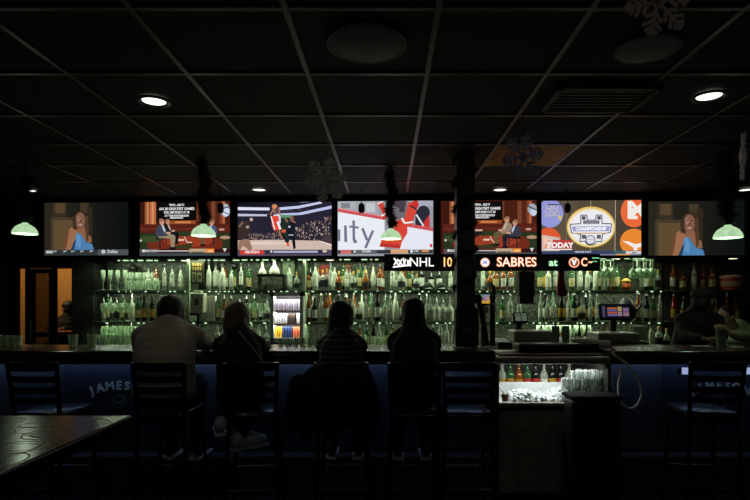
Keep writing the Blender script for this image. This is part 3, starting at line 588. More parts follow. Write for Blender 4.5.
# top shelf
for i in range(4): put_glass(103+i*7.4, 1, 'flute_glass')
for i in range(5): put_glass(128+i*7.2, 1, 'tumbler', sc=1.05)
for i in range(4): put_glass(131+i*7.6, 1, 'wine_glass', 1)
fill(1, 144, 160, 8, lt, False, 1); fill(1, 160, 187, 8.5, mix, False)
fill(1, 205, 236, 8, lt, False); fill(1, 205, 236, 9, lt, False, 1, (1.0, 1.12)); fill(1, 237, 256, 9, mix, False)
fill(1, 286, 300, 7.5, lt, False); fill(1, 305, 385, 7.6, whisky+lt, False); fill(1, 306, 345, 9, lt, False, 1, (1., 1.12)); fill(1, 346, 386, 7.8, lt, False, 1, (1., 1.12))
fill(1, 388, 418, 8.6, lt, False); fill(1, 391, 440, 9.5, dk_+lt, False, 1); fill(1, 447, 457, 8, lt, False)
fill(1, 479, 515, 7.8, whisky, False, 0, (1., 1.1)); fill(1, 480, 515, 9, lt, False, 1, (1.05, 1.15)); fill(1, 536, 556, 8, mix, False); fill(1, 567, 615, 8.2, mix, False); fill(1, 568, 617, 9, lt, False, 1, (1., 1.12)); fill(1, 638, 662, 8, lt, False)
fill(1, 668, 722, 10, whisky, False, 0, (.9, 1.05)); fill(1, 643, 662, 9, lt, False, 1)
for i in (0, 1, 2, 5, 6, 7, 8): put_glass(600+i*6.6, 1, 'wine_glass', z=1.68, inv=True, y=5.8)
for i in (0, 1, 5, 6, 7): put_glass(604+i*6.6, 1, 'wine_glass', z=1.68, inv=True, y=5.92)
# second shelf
for i in range(4): put_glass(104+i*8, 2, 'wine_glass', 0)
fill(2, 104, 132, 8, dk_, False, 1); fill(2, 134, 158, 7.8, dk_, False); fill(2, 214, 236, 7.6, lt, True); fill(2, 236, 268, 7.8, lt, True, 1)
for i in range(4): put_glass(240+i*7.6, 2, 'wine_glass')
fill(2, 305, 430, 6.7, lt+[('tall', 'clear', 'white')], True); fill(2, 309, 428, 8.6, lt+dk_, True, 1, (1., 1.1))
for i in range(4): put_bottle(430+i*6.6, 2, 'squat', 'frost', 'white', True, 0, 1.1)
fill(2, 498, 520, 8, lt, True); fill(2, 537, 600, 7.6, dk_+lt, True); fill(2, 540, 596, 9, dk_, True, 1, (1., 1.1)); fill(2, 634, 662, 8, lt+dk_, True); fill(2, 668, 740, 11, dk_+whisky, True)
# back counter
for i in range(8): put_glass(102+i*6.6, 3, 'pint_glass'); 
for i in range(7): put_glass(105+i*7, 3, 'wine_glass', 1.6, sc=1.15)
for i in range(6): put_glass(242+i*5.6, 3, 'tumbler')
fill(3, 213, 232, 9, lt, True, 1)
for i in range(6): put_glass(328+i*7, 3, 'pint_glass', -.4)
fill(3, 326, 454, 6.6, lt+dk_, True, 1.2, (.8, 1.0)); 
for i in range(7): put_glass(378+i*7.8, 3, 'tumbler', .3, sc=1.1)
fill(3, 538, 604, 6.4, lt, False, .8, (.8, .95)); fill(3, 104, 134, 7, lt, True, 2.6, (.85, 1.)); fill(3, 236, 268, 7, lt, True, 1.4, (.85, 1.)); fill(2, 100, 134, 7.5, lt, True, 1, (.9, 1.)); fill(3, 640, 672, 9, lt, False, 1)
for i in range(7): put_glass(540+i*8, 3, 'wine_glass', 2.3, sc=1.2)
# --- other pieces on the back bar
def boxthing(name, lab, cat, px, py0, py1, wpx, Y, depth, m, b=.006, group=None):
    k = Y/F; t = MB().bbox(-wpx*k/2, wpx*k/2, 0, depth, 0, (py1-py0)*k, b).obj(name, m); t.location = (X(px, Y), Y, Z(py1, Y)); return tag(t, lab, cat, group)
Ys = 5.9
# gold lettered sign
t = thing('framed_sign', 'dark upright sign with gold lettering beside the shelf divider', 'sign', P(197, 284, 5.94)); k = Ys/F
MB().bbox(-7*k, 7*k, 0, .02, 0, 24*k, .003).obj('frame', mat('sign_bronze', (60, 52, 34), .5), t)
p = Pic(0, 0, 60, 110, 12.5*k, 22*k); p.rect(0, 0, 60, 110, (22, 20, 14)); p.rect(4, 4, 56, 50, (64, 54, 26))
[p.rect(8+i*12, 10+(i % 2)*3, 15+i*12, 44, (150, 122, 52)) for i in range(4)]; p.rect(8, 24, 50, 30, (40, 34, 18));  p.rect(6, 56, 26, 104, (120, 122, 90)); p.rect(32, 58, 54, 104, (130, 128, 96)); p.ell(43, 80, 7, 14, (40, 42, 30));  p.rect(10, 64, 22, 96, (60, 62, 44))
def paint(name):
    m = mat(name, (128, 128, 128), .5); N = m.node_tree.nodes; L = m.node_tree.links; a = N.new('ShaderNodeAttribute'); a.attribute_name = 'pic'; L.new(a.outputs['Color'], N['Principled BSDF'].inputs['Base Color']); return m
PNT = paint('printed_colours')
o = p.obj('lettering', t, PNT); o.location = (0, -.002, 12*k)
# cream dispenser
t = thing('wall_dispenser', 'cream boxy dispenser between the man and the woman with the strap', 'dispenser', P(196.5, 313, 5.82)); k = 5.82/F
MB().bbox(-7*k, 7*k, 0, .12, 0, 20*k, .012).obj('body', cream, t); MB().bbox(-4*k, 4*k, .02, .1, 20*k, 22.5*k, .01).obj('lid', cream, t)
MB().bbox(-1.8*k, 2*k, -.004, .002, 8*k, 14*k, .002).obj('emblem', mat('emblem_grey', (70, 84, 60), .5), t); MB().bbox(-5*k, 5*k, -.06, .01, -2.5*k, 0, .005).obj('drip_tray', blackp, t)
MB().bbox(-.012, .012, .04, .08, -.3, -2*k, .004).obj('stand', blackp, t)
for i in range(3): boxthing('carton', 'tall white carton beside the cream dispenser', 'carton', 207+i*3.1, 296, 321, 2.7, 5.93, .12, paper, .002, 'white cartons')
for i in range(4): boxthing('carton', 'slim pale carton right above the man', 'carton', 160.5+i*2.6, 295, 321, 2.2, 5.93, .12, paper, .002, 'slim pale cartons')
# pale flasks on a dark stand
t = thing('display_stand', 'dark raised stand holding two pale flasks', 'stand', P(272, 290, 5.9)); k = 5.9/F
MB().bbox(-15*k, 12*k, 0, .16, 14.0*k, 16*k, .003).obj('top', blackp, t)
for sx in (-14, 11): MB().box(sx*k-.006, sx*k+.006, .02, .14, 0, 14*k).obj('leg', blackp, t)
def flask():
    t = thing('flask', 'x', 'flask'); MB().lathe([(.055, 0), (.058, .01), (.05, .05), (.018, .1), (.016, .15), (.021, .155)], 18).obj('glass_body', GL['frost'], t, True); MB().lathe([(.017, .15), (.02, .175), (.008, .19)], 10).obj('stopper', clearg, t, True); return t
put('flask', flask, P(262.5, 274, 5.97), 'smaller pale conical flask, left one on dark stand', 'pale flasks', 0, .75); put('flask', flask, P(274.5, 274, 5.97), 'larger pale conical flask, right one on dark stand', 'pale flasks', 0, 1.)
def bowl():
    return tag(MB().lathe([(.03, 0), (.055, .03), (.062, .06), (.058, .06), (.05, .032), (.01, .008)], 20).obj('bowl', mat('bowl_grey', (120, 134, 110), .3), None, True), 'x', 'bowl')
for i, x in enumerate((241, 262, 272)): put('bowl', bowl, P(x, 290, 5.95), 'small rounded bowl near the pale flasks', 'small bowls')
boxthing('picture_frame', 'pale square picture frame right of the flasks', 'picture frame', 288.5, 260, 276, 12, 6.08, .02, mat('frame_pale', (120, 136, 104), .5, 0, .5, 40))
boxthing('gift_box', 'pale box under the square picture frame', 'box', 287, 276.5, 289.5, 9, 6.06, .1, cream)
boxthing('liquor_carton', 'red carton on the top shelf above the woman in stripes', 'carton', 324, 265, 288, 9, 6.09, .07, mat('carton_red', (150, 34, 26), .5))
boxthing('liquor_carton', 'orange carton on the top shelf left of the score sign', 'carton', 347, 265, 288, 8, 6.09, .07, mat('carton_orange', (190, 84, 28), .5))
boxthing('snack_box', 'yellow and black box on top shelf beneath the word at', 'box', 545, 276, 287.5, 12, 6.1, .06, mat('carton_yellow', (200, 150, 40), .5))
def hat():
    t = thing('cap_display', 'x', 'cap'); m = MB().ell((0, 0, .035), .055, .06, .05); m.obj('crown', mat('cap_dark', (40, 50, 42), .8), t, True)
    MB().ell((0, -.07, .015), .045, .05, .006).obj('brim', mat('cap_pale', (150, 160, 140), .7), t, True); return t
for x, l in ((428, 'dark cap with pale brim on shelf left of pillar, farther one'), (441, 'dark cap with pale brim on shelf nearest the pillar')): put('hat', hat, P(x, 290, 5.9), l, 'caps on the top shelf')
def ball_orn():
    t = thing('ornament', 'x', 'ornament'); MB().ell((0, 0, 0), .045, .045, .045).obj('ball', blackp, t, True); MB().tube([(0, 0, .04), (0, 0, .13)], .002, 5).obj('string', black, t); return t
for x, y in ((202, 267), (216, 268), (234, 266), (133, 268)): put('orn', ball_orn, P(x, y, TY(x)+.14), 'black ball ornament hanging under the header', 'black ball ornaments')
# stocking and dark hanging box
t = thing('christmas_stocking', 'dark red stocking hanging left of the emblem television shelf bottles', 'stocking', P(561.5, 296, 5.8)); k = 5.8/F; MB().tube([(0, 0, 33*k), (0, 0, 43.5*k)], .003, 5).obj('loop', black, t)
m = MB().prism([(-4.5*k, 2*k), (-4*k, 12*k), (-2.4*k, 30*k), (2.4*k, 30*k), (2*k, 14*k), (5.5*k, 3*k), (4*k, 0), (-3*k, -.5*k)], -.02, .02); m.obj('sock', mat('stocking_red', (104, 22, 16), .9, bump=.4), t)
MB().bbox(-2.8*k, 2.8*k, -.024, .024, 28*k, 34*k, .008).obj('cuff', mat('cuff_dark', (70, 20, 16), .9), t)
t = thing('hanging_speaker', 'black boxy loudspeaker with red base beneath the score sign', 'speaker', P(527, 304, 5.5)); k = 5.5/F
MB().bbox(-8*k, 8*k, 0, .14, 8*k, 33*k, .01).obj('cabinet', blackp, t); MB().bbox(-7*k, 7*k, .005, .13, 0, 8.5*k, .004).obj('base', mat('deep_red', (52, 16, 18), .6), t); MB().box(-.01, .01, .06, .08, 33*k, 40*k).obj('bracket', black, t)
# colourful jar in front of black pot (right)
t = thing('decorated_jar', 'orange and yellow decorated jar atop the black kettle', 'jar', Vector((X(626, 5.975), 5.975, T1))); m = MB().lathe([(.035, 0), (.055, .03), (.05, .07), (.03, .09)], 16); m.obj('body', mat('jar_orange', (210, 90, 40), .5, 0, .6, 30), t, True)
MB().lathe([(.05, .085), (.055, .1), (.02, .13)], 16).obj('lid', mat('jar_yellow', (190, 150, 50), .5), t, True); MB().bbox(-.07, -.05, -.02, .02, .04, .07, .006).obj('handle', mat('jar_green', (90, 130, 60), .5), t)
t = thing('kettle', 'round black kettle behind the bright order screen', 'kettle', Vector((X(626, 5.93), 5.93, T2))); MB().lathe([(.05, 0), (.1, .05), (.11, .12), (.08, .2), (.035, .255)], 20).obj('body', blackp, t, True); MB().tube([(.1, 0, .1), (.16, 0, .17), (.17, 0, .2)], .014).obj('spout', blackp, t)
t = thing('red_tub', 'red and white round tub on shelf at far right', 'tub', P(731, 290, 5.95)); MB().lathe([(.1, 0), (.115, .13), (.11, .135)], 24).obj('body', mat('tub_red', (170, 50, 30), .5), t, True); MB().lathe([(.118, .13), (.118, .155), (.05, .165)], 24).obj('lid', mat('tub_white', (180, 150, 120), .5), t, True)
m = MB().lathe([(.1062, .04), (.1135, .095)], 24, cap=False); m.obj('band', mat('tub_white', (180, 150, 120), .5), t, True)
# ------------------------------------------------------------------ lit display case with three rows
k = 5.62/F; Yc = 5.62; cx = X(286.7, Yc); zb = Z(342, Yc)
t = thing('display_case', 'lit upright display case with three rows of packs', 'display case', (cx, Yc, zb)); W2 = 16.5*k; H2 = 50*k; D2 = .16
m = MB(); m.box(-W2, -W2+3.5*k, 0, D2, 0, H2); m.box(W2-3.5*k, W2, 0, D2, 0, H2); m.box(-W2, W2, 0, D2, H2-4*k, H2); m.box(-W2, W2, 0, D2, 0, 4*k); m.obj('frame', mat('case_frame', (190, 200, 184), .5), t)
MB().box(-W2, W2, D2-.01, D2, 0, H2).obj('back', mat('case_back', (60, 56, 56), .6), t)
rows = (4*k, 18.3*k, 31.5*k)
for z in rows[1:]: MB().box(-13*k, 13*k, .01, D2-.01, z-1.2*k, z).obj('shelf', mat('case_shelf', (90, 70, 50), .5), t)
for z in (18.3*k-1.3*k, 31.5*k-1.3*k, H2-4*k):
    lamp('case_light', 'AREA', (cx, Yc+.02, zb+z-.006), 1.0, (1, .97, 1), shape='RECTANGLE', size=26*k, size_y=.02).rotation_euler = (math.radians(22), 0, 0)
MB().bbox(-W2-.01, W2+.01, -.01, D2, -.04, 0, .005).obj('base', blackp, t)
def pack(px, row, col, hpx=10.5, wpx=1.75):
    m = MB().bbox(-wpx*k/2, wpx*k/2, 0, .05, 0, hpx*k, .002); o = m.obj('pack', mat('pack_%d_%d_%d' % col, col, .5, 0, .3, 90)); o.location = (cx+(px-286.7)*k, Yc+.035, zb+rows[row])
    nm = {(225, 225, 230): 'white', (205, 190, 215): 'lilac white', (215, 170, 40): 'yellow', (30, 50, 90): 'navy', (200, 100, 60): 'orange', (60, 50, 40): 'dark', (225, 228, 225): 'bright white'}[col]
    tag(o, '%s pack in the %s row of the lit display case' % (nm, ('bottom', 'middle', 'top')[row]), 'pack', 'packs in the lit display case')
for i in range(10): pack(275.2+i*2.55, 2, (225, 225, 230) if i % 2 else (205, 190, 215), 11)
for i in range(5): pack(275.2+i*2.55, 1, (225, 228, 225), 10.2)
pack(291, 1, (60, 50, 40), 10, 7); pack(297.6, 1, (225, 228, 225), 10.2, 3)
for i, c in enumerate(((215, 170, 40),)*3+((30, 50, 90),)*4+((200, 100, 60),)*3): pack(275.2+i*2.55, 0, c, 11)
# ------------------------------------------------------------------ order screens
def terminal(lab, px, py, w, h, Y, draw, tilt, base_z, rz=0):
    k = Y/F; t = thing('order_terminal', lab, 'screen', (X(px, Y), Y, base_z), rz, 'order terminals'); zc = Z(py, Y)-base_z
    M = Matrix.Translation((0, 0, zc))@Matrix.Rotation(tilt, 4, 'X')
    MB().bbox(-w*k/2-.012, w*k/2+.012, .003, .035, -h*k/2-.015, h*k/2+.012, .006, M).obj('monitor', bezel, t)
    p = Pic(0, 0, 100, 100, w*k, h*k); draw(p); o = p.obj('screen', t, picmat('terminal_picture', .55)); o.matrix_local = M@Matrix.Translation((0, .001, 0))
    MB().bbox(-.08, .08, .0, .2, 0, .02, .006).obj('base', blackp, t); MB().bbox(-.025, .025, .05, .09, .01, zc, .006).obj('stand', blackp, t)
def d1(p):
    p.rect(0, 0, 100, 100, (20, 26, 34)); p.rect(4, 8, 14, 92, (90, 80, 110)); cols = [(220, 120, 90), (130, 120, 190), (220, 110, 70), (150, 130, 200)]
    for i, c in enumerate(cols): p.rect(22, 20+i*17, 56, 32+i*17, c)
    p.rect(58, 14, 72, 46, (210, 180, 110)); p.rect(58, 50, 72, 84, (180, 150, 160)); p.rect(76, 22, 96, 52, (150, 120, 170)); p.rect(76, 56, 96, 84, (180, 130, 160))
    for i in range(4): p.rect(20, 33+i*17, 96, 34+i*17, (20, 26, 34))
terminal('bright order screen with coloured buttons near the hose', 615.5, 311.5, 28, 13.5, 4.95, d1, -.25, Z(342, 4.6), -.08)
terminal('small screen with yellow and blue picture right of pillar', 484.5, 299, 13, 9, 5.4, lambda p: (p.rect(0, 0, 100, 100, (150, 170, 200)), p.rect(0, 60, 100, 100, (240, 190, 60)), p.rect(40, 30, 70, 70, (180, 120, 190)), p.rect(0, 0, 40, 60, (120, 160, 140)), p.ell(75, 40, 18, 20, (230, 170, 140))), 0, T3)
terminal('small pale screen above the left steel box', 521, 317, 12, 8, 4.9, lambda p: (p.rect(0, 0, 100, 100, (110, 124, 108)), p.rect(46, 0, 54, 100, (24, 28, 24)), p.rect(6, 20, 40, 30, (60, 70, 60)), p.rect(60, 20, 94, 30, (60, 70, 60))), -.35, Z(342, 4.6), .1)
# ------------------------------------------------------------------ pendants, garlands, pillar
def garland(path, rad, n, seed, lab, name='garland'):
    rr = random.Random(seed); m = MB(); pts = [Vector(p) for p in path]
    m.tube(pts, .006, 5)
    for i in range(n):
        t = rr.uniform(0, len(pts)-1.001); a = int(t); p = pts[a].lerp(pts[a+1], t-a); d = Vector((rr.gauss(0, 1), rr.gauss(0, 1), rr.gauss(0, .7))).normalized(); L = rad*rr.uniform(.5, 1.15)
        q = p+d*L; s = d.cross(Vector((rr.random(), rr.random(), rr.random()))).normalized()*.005; u = d.cross(s).normalized()*.004
        m.add([p+s, p-s, p+u, q], [(0, 1, 3), (1, 2, 3), (2, 0, 3), (0, 2, 1)])
    o = m.obj(name, needle); return tag(o, lab, 'garland', 'evergreen garlands')
shade_m = None
def shademat():
    m = bpy.data.materials.new('lit_glass_shade'); m.use_nodes = True; N = m.node_tree.nodes; L = m.node_tree.links; b = N['Principled BSDF']
    b.inputs['Base Color'].default_value = lin((150, 190, 150))+(1,); b.inputs['Roughness'].default_value = .25
    b.inputs['Emission Color'].default_value = lin((196, 235, 186))+(1,)
    nz = N.new('ShaderNodeTexNoise'); nz.inputs['Scale'].default_value = 25; tc = N.new('ShaderNodeTexCoord'); L.new(tc.outputs['Object'], nz.inputs[0])
    mr = N.new('ShaderNodeMapRange'); mr.inputs['To Min'].default_value = .45; mr.inputs['To Max'].default_value = 1.1; L.new(nz.outputs['Fac'], mr.inputs[0]); L.new(mr.outputs[0], b.inputs['Emission Strength']); return m
SM = shademat()
def pendant():
    t = thing('pendant_lamp', 'x', 'pendant lamp')
    MB().lathe([(.092, 0), (.094, .006), (.088, .028), (.07, .056), (.045, .074), (.02, .084), (.016, .1), (.013, .1), (.04, .07), (.065, .05), (.083, .026), (.089, .004)], 26, cap=False).obj('glass_shade', SM, t, True)
    MB().lathe([(.02, .09), (.024, .12), (.012, .15)], 12).obj('fitting', black, t, True); MB().ell((0, 0, .05), .02, .02, .028).obj('bulb', glow('bulb_glow', (220, 255, 215), 1.6), t, True)
    MB().tube([(0, 0, .14), (0, 0, .62)], .005, 6).obj('rod', black, t); return t
for x, yb, Y, s, lab in ((25, 234, 4.35, .98, 'green glass pendant lamp at far left above the doorway'), (203.5, 236, 4.4, 1.05, 'green glass pendant lamp before the two seated men on screen'), (391, 239, 4.7, .98, 'green glass pendant lamp before the hockey television'), (728, 238, 4.2, 1.1, 'green glass pendant lamp before the rightmost television')):
    b = P(x, yb, Y); t = put('pend', pendant, b, lab, 'pendant lamps over the bar', 0, s)
    lamp('pendant_glow', 'POINT', b+Vector((0, 0, -.03)), 1.4, (.85, 1, .78), shadow_soft_size=.04)
    top = Vector((b.x, b.y, min(ZC, b.z+.6*s))); a = b+Vector((0, 0, .12))
    path = [a.lerp(top, i/8)+Vector((.018*math.cos(i*1.3), .018*math.sin(i*1.3), 0)) for i in range(9)]
    garland(path[:7] if x < 50 else path, (.085 if x > 700 else .066), 2000, int(x), 'dark evergreen garland wound round the cord of the %s pendant' % {25: 'far left', 203.5: 'second', 391: 'hockey screen', 728: 'far right'}[x])
    # red/silver fitting top
Yp = 4.25; pw = 9.2*Yp/F; pz0 = 1.075
t = thing('pillar', 'black square pillar standing on the bar and reaching the ceiling', 'pillar', (X(466, Yp), Yp, pz0))
MB().bbox(-pw, pw, 0, 2*pw, 0, ZC-pz0, .008).obj('shaft', mat('pillar_black', (22, 22, 22), .4), t); MB().bbox(-pw-.015, pw+.015, -.015, 2*pw+.015, 0, .12, .006).obj('base', MATS['pillar_black'], t)
px_ = X(466, Yp)
path = [Vector((px_+math.cos(i*.9)*(pw*1.15), Yp+pw+math.sin(i*.9)*(pw*1.4), pz0+.35+i*.03)) for i in range(40)]
garland(path, .05, 3200, 5, 'dark evergreen garland spiralling up the black pillar')
t = thing('napkin_dispenser', 'black boxy dispenser with grey label at the foot of the pillar', 'dispenser', (X(466, 4.12), 4.05, 1.075)); k = 4.05/F
MB().bbox(-12*k, 12*k, 0, .12, 0, 40*k, .02).obj('body', blackp, t); MB().bbox(-4*k, 5*k, -.004, .002, 16*k, 21*k, .001).obj('label_plate', mat('plate_grey', (84, 84, 84), .6), t)
t = thing('draught_tap', 'tall dark beer tap column right of the pillar', 'beer tap', (X(492.5, 4.3), 4.3, 1.07)); k = 4.3/F
MB().lathe([(.03, 0), (.022, .02), (.02, .36), (.026, .38), (.02, .41)], 16).obj('column', mat('tap_brown', (50, 22, 14), .25, .3), t, True); MB().tube([(0, 0, .33), (-.0, -.09, .33), (0, -.1, .27)], .009).obj('spout', steel, t); MB().lathe([(.008, 0), (.015, .1), (.012, .14)], 10, (0, -.05, .34)).obj('handle', blackp, t, True)
t = thing('soda_gun_holder', 'dark leaning bar tool with pale collar between pillar and tap', 'bar tool', (X(483, 4.35), 4.35, 1.07))
MB().ell((-.04, 0, .37), .035, .035, .04).obj('head', blackp, t, True); MB().tube([(-.03, 0, .34), (.0, 0, .2), (.035, 0, 0)], .022).obj('shaft', blackp, t); MB().tube([(.02, .0, .31), (.035, .01, .26)], .02).obj('collar', paper, t)
# small black lights hanging before the screens
def spotlet():
    t = thing('hanging_spotlight', 'x', 'spotlight'); MB().lathe([(.012, .1), (.03, .085), (.034, .03), (.022, 0)], 14).obj('shade', blackp, t, True); MB().tube([(0, 0, .09), (0, 0, .245)], .004, 5).obj('rod', black, t); return t
for x, y, lab in ((361.5, 213, 'small black spotlight hanging before the hockey television'), (567.5, 213, 'small black spotlight hanging before the emblem television'), (220.5, 213, 'small black spotlight hanging at the edge of studio television')):
    put('spotlet', spotlet, P(x, y, 5.5), lab, 'small black spotlights')
# ------------------------------------------------------------------ bar counters
YE, YPN, ZT = 3.88, 4.10, 1.062
panelm = patmat('blue_cloth', 'wood', (60, 66, 80), (74, 80, 94), 14, .7, dir='X', d=1)
def counter(x0, x1, lab):
    t = thing('bar_counter', lab, 'bar counter', (0, YE, 0), 0, 'bar counters')
    MB().bbox(x0, x1, .03, .62, ZT-.045, ZT, .008).obj('countertop', darkwood, t)
    m = MB(); prof = [(.004, -.008), (.014, -.0005), (.06, 0), (.075, -.001), (.075, -.045), (.03, -.06), (.055, -.09), (.05, -.1), (.0, -.095), (-.012, -.07), (-.006, -.045), (-.01, -.03)]
    n = len(prof); m.add([(x, y-.012, ZT+z) for x in (x0, x1) for y, z in prof], [(i, (i+1) % n, (i+1) % n+n, i+n) for i in range(n)]+[tuple(range(n)), tuple(range(2*n-1, n-1, -1))]); m.obj('edge_rail', mat('rail_wood', (60, 48, 36), .16, 0, .3, 9, spec=.8), t, True)
    MB().box(x0, x1, YPN-YE, YPN-YE+.04, .30, ZT-.045).obj('front_panel', panelm, t)
    MB().bbox(x0, x1, .10, YPN-YE+.02, 0, .28, .01).obj('foot_ledge', mat('ledge_dark', (60, 62, 66), .4), t)
    MB().box(x0+.02, x1-.02, .58, .62, .05, ZT-.045).obj('back_panel', blackp, t)
    m = MB(); x = x0+.1
    while x < x1-.1: m.box(x, x+.012, .185, .197, ZT-.051, ZT-.046); x += .06
    m.obj('blue_led_strip', glow('led_blue', (90, 140, 255), .15), t)
    n = max(1, round((x1-x0)/.9)); w = (x1-x0)/n
    for i in range(n): 
        o = lamp('under_bar_light', 'AREA', (x0+w*(i+.5), YE+.165, ZT-.055), 0.46*w, (.36, .55, .92), shape='RECTANGLE', size=w*.95, size_y=.03); o.rotation_euler = (math.radians(8), 0, 0)
SX0, SX1 = X(495, YE), X(612, YE)
counter(-4.2, SX0, 'long glossy dark bar with blue lit front where patrons sit'); counter(SX1, 5.1, 'right stretch of the bar beyond the glass station')
# brand banner lettering
def banner(cx, lab, arc, words_extra=None):
    t = thing('banner', lab, 'banner', (X(cx, 4.08), YPN-.012, .42)); k = 4.08/F
    m = MB().box(-.42, .42, 0, .004, 0, .56); m.obj('cloth', mat('banner_cloth', (46, 54, 74), .8, 0, .2, 12), t)
    m = MB(); n = 7; s = 'JAMESON'; adv = (7.5, 9, 10.5, 8, 8, 10, 9.5); tot = sum(adv); x = -tot/2
    for c, w in zip(s, adv):
        u = x+w/2; x += w; vs, fs = text_poly(c, .088, .0035, .0015); th = -u/80 if arc else 0; dz = -(u*u)/150 if arc else 0
        M = Matrix.Rotation(th, 4, 'Z')
        m.add([((v.x*math.cos(th)-v.y*math.sin(th))+u*k, -.003-v.z, (v.x*math.sin(th)+v.y*math.cos(th))+(Z(386, 4.08)-.42)+dz*k) for v in vs], fs)
    m.obj('lettering', mat('letter_white', (215, 225, 235), .6), t)
    m = MB(); RM = Matrix.Rotation(math.pi/2, 4, 'X'); m.lathe([(.052, .0), (.052, .003), (.044, .003), (.044, 0)], 24, (0, -.001, Z(402, 4.08)-.42), RM, cap=False)
    for i in range(3): m.box(-.03+i*.022, -.016+i*.022, -.004, 0, Z(404, 4.08)-.42, Z(400, 4.08)-.42)
    m.obj('crest', mat('crest_grey', (110, 120, 140), .7), t)
banner(119, 'blue cloth banner with white curved lettering left of the man', True)
banner(720, 'blue cloth banner with white lettering behind right bar stool', True)
for x, l in ((685.5, 'small white square plate on bar front left of the right stool'), (750, 'small white plate on the bar front at the right edge')):
    t = thing('outlet_plate', l, 'outlet', P(x, 371, 4.085)); MB().bbox(-.026, .026, 0, .012, -.026, .026, .003).obj('plate', glow('plate_painted_glow', (170, 185, 230), .75), t); MB().box(-.06, -.03, .002, .01, -.02, .02).obj('mount', blackp, t)  # emission stands in for light falling on the white plates
# ------------------------------------------------------------------ glass and ice station
t = thing('glass_station', 'steel rimmed glass and ice station lit white between the bars', 'bar station', (0, 3.88, 0)); a, b = SX0+.01, SX1-.01
zo = Z(403, 3.88); zs = Z(364, 3.88)
MB().bbox(a, b, -.02, .62, zs, zs+.05, .012).obj('steel_shelf', steel, t)
MB().bbox(a, X(569, 3.88), 0, .04, .04, zo, .006).obj('front_panel', mat('station_grey', (130, 122, 110), .6, 0, .3, 10), t)
m = MB(); m.box(a, a+.02, 0, .7, 0, zs); m.box(b-.02, b, 0, .7, 0, zs); m.box(a, b, .68, .7, 0, zs); m.obj('side_panel', mat('station_dark', (40, 40, 38), .5), t)
MB().bbox(a+.02, b-.02, .0, .5, zo-.06, zo-.02, .004).obj('bin_floor', mat('bin_white', (190, 195, 195), .4), t)
m = MB().box(a+.02, b-.02, .34, .36, zo-.06, zo+.1); m.obj('bin_back', MATS['bin_white'], t)
MB().bbox(a+.02, b-.02, .36, .55, zo-.04, zo+.02, .004).obj('speed_rail', steel, t)
for i in range(2): lamp('station_light', 'AREA', (a+(b-a)*(.28+.42*i), 3.88+.12, zs-.01), 1.5, (.96, 1, .95), shape='RECTANGLE', size=.35, size_y=.06).rotation_euler = (math.radians(12), 0, 0)
for i in range(9): 
    px = 502+i*8.4; lbx = R.choice(('white', 'gold', 'red')); sh, gl = R.choice((('wine', 'green'), ('round', 'clear'), ('wine', 'dark'), ('round', 'amber')))
    put(('b', sh, gl, lbx, True), bottle(sh, gl, lbx, True), (X(px, 4.32), 4.32, zo+.0), '%s %s bottle, %s label, behind the ice' % (COLN[gl], KINDS[sh][0], lbx), 'bottles in the speed rail', 0, .82)
# ice heap
m = MB(); rr = random.Random(9)
for i in range(330):
    u = rr.uniform(0, 1); x = X(512, 4)+u*(X(566, 4)-X(512, 4)); y = rr.uniform(3.93, 4.2); hh = .035+.05*u+(.03*math.sin(u*7)); z = zo-.02+rr.uniform(0, max(.01, hh))
    M = Matrix.Translation((x, y, z))@Matrix.Rotation(rr.random()*3, 4, Vector((rr.random(), rr.random(), 1))); s = rr.uniform(.009, .014); m.box(-s, s, -s, s, -s, s, M)
tag(m.obj('ice_cubes', mat('ice', (215, 222, 222), .2, 0, .1, 50)), 'heap of white ice cubes in the lit station bin', 'ice', kind='stuff')
t = thing('scoop', 'round dark ended scoop at the left of the ice bin', 'scoop', (X(505, 3.95), 3.95, zo)); MB().lathe([(.02, 0), (.03, .05), (.027, .05), (.016, .005)], 18, (0, 0, .0)).obj('cup', mat('scoop_brown', (120, 84, 56), .4), t, True); MB().tube([(.02, 0, .02), (-.03, .06, .1)], .006).obj('handle', steel, t)
def rock():
    return tag(MB().lathe([(.026, 0), (.033, .09), (.031, .09), (.024, .01), (.004, .008)], 12).obj('rocks_glass', rockg, None, True), 'x', 'glass')
for lay in range(4):
    for j in range(2):
        for i in range(7):
            px = 564+i*7.1+(lay+j) % 2*3.2
            if px > 610 or (lay == 3 and px < 574): continue
            y = 3.97+j*.06+lay*.006; z = zo-.02+lay*.056
            put('rock', rock, (X(px, y)+R.uniform(-.003, .003), y, z), 'clear rocks glass heaped right of the ice, %s %s layer' % (('front', 'rear')[j], ('bottom', 'second', 'third', 'top')[lay]), 'clear glasses heaped in the station', R.uniform(0, 3), .78, R.uniform(-.22, .22))
# bin beside station
t = thing('waste_bin', 'black box shaped bin under the heap of glasses', 'bin', (X(596, 3.68), 3.64, 0)); k = 3.62/F
MB().bbox(-26*k, 24*k, 0, .2, 0, Z(401, 3.62), .02).obj('body', blackp, t); MB().bbox(-27*k, 25*k, -.01, .21, Z(401, 3.62), Z(397, 3.62), .01).obj('lid', mat('bin_lid', (6, 6, 6), .85, spec=.1), t)
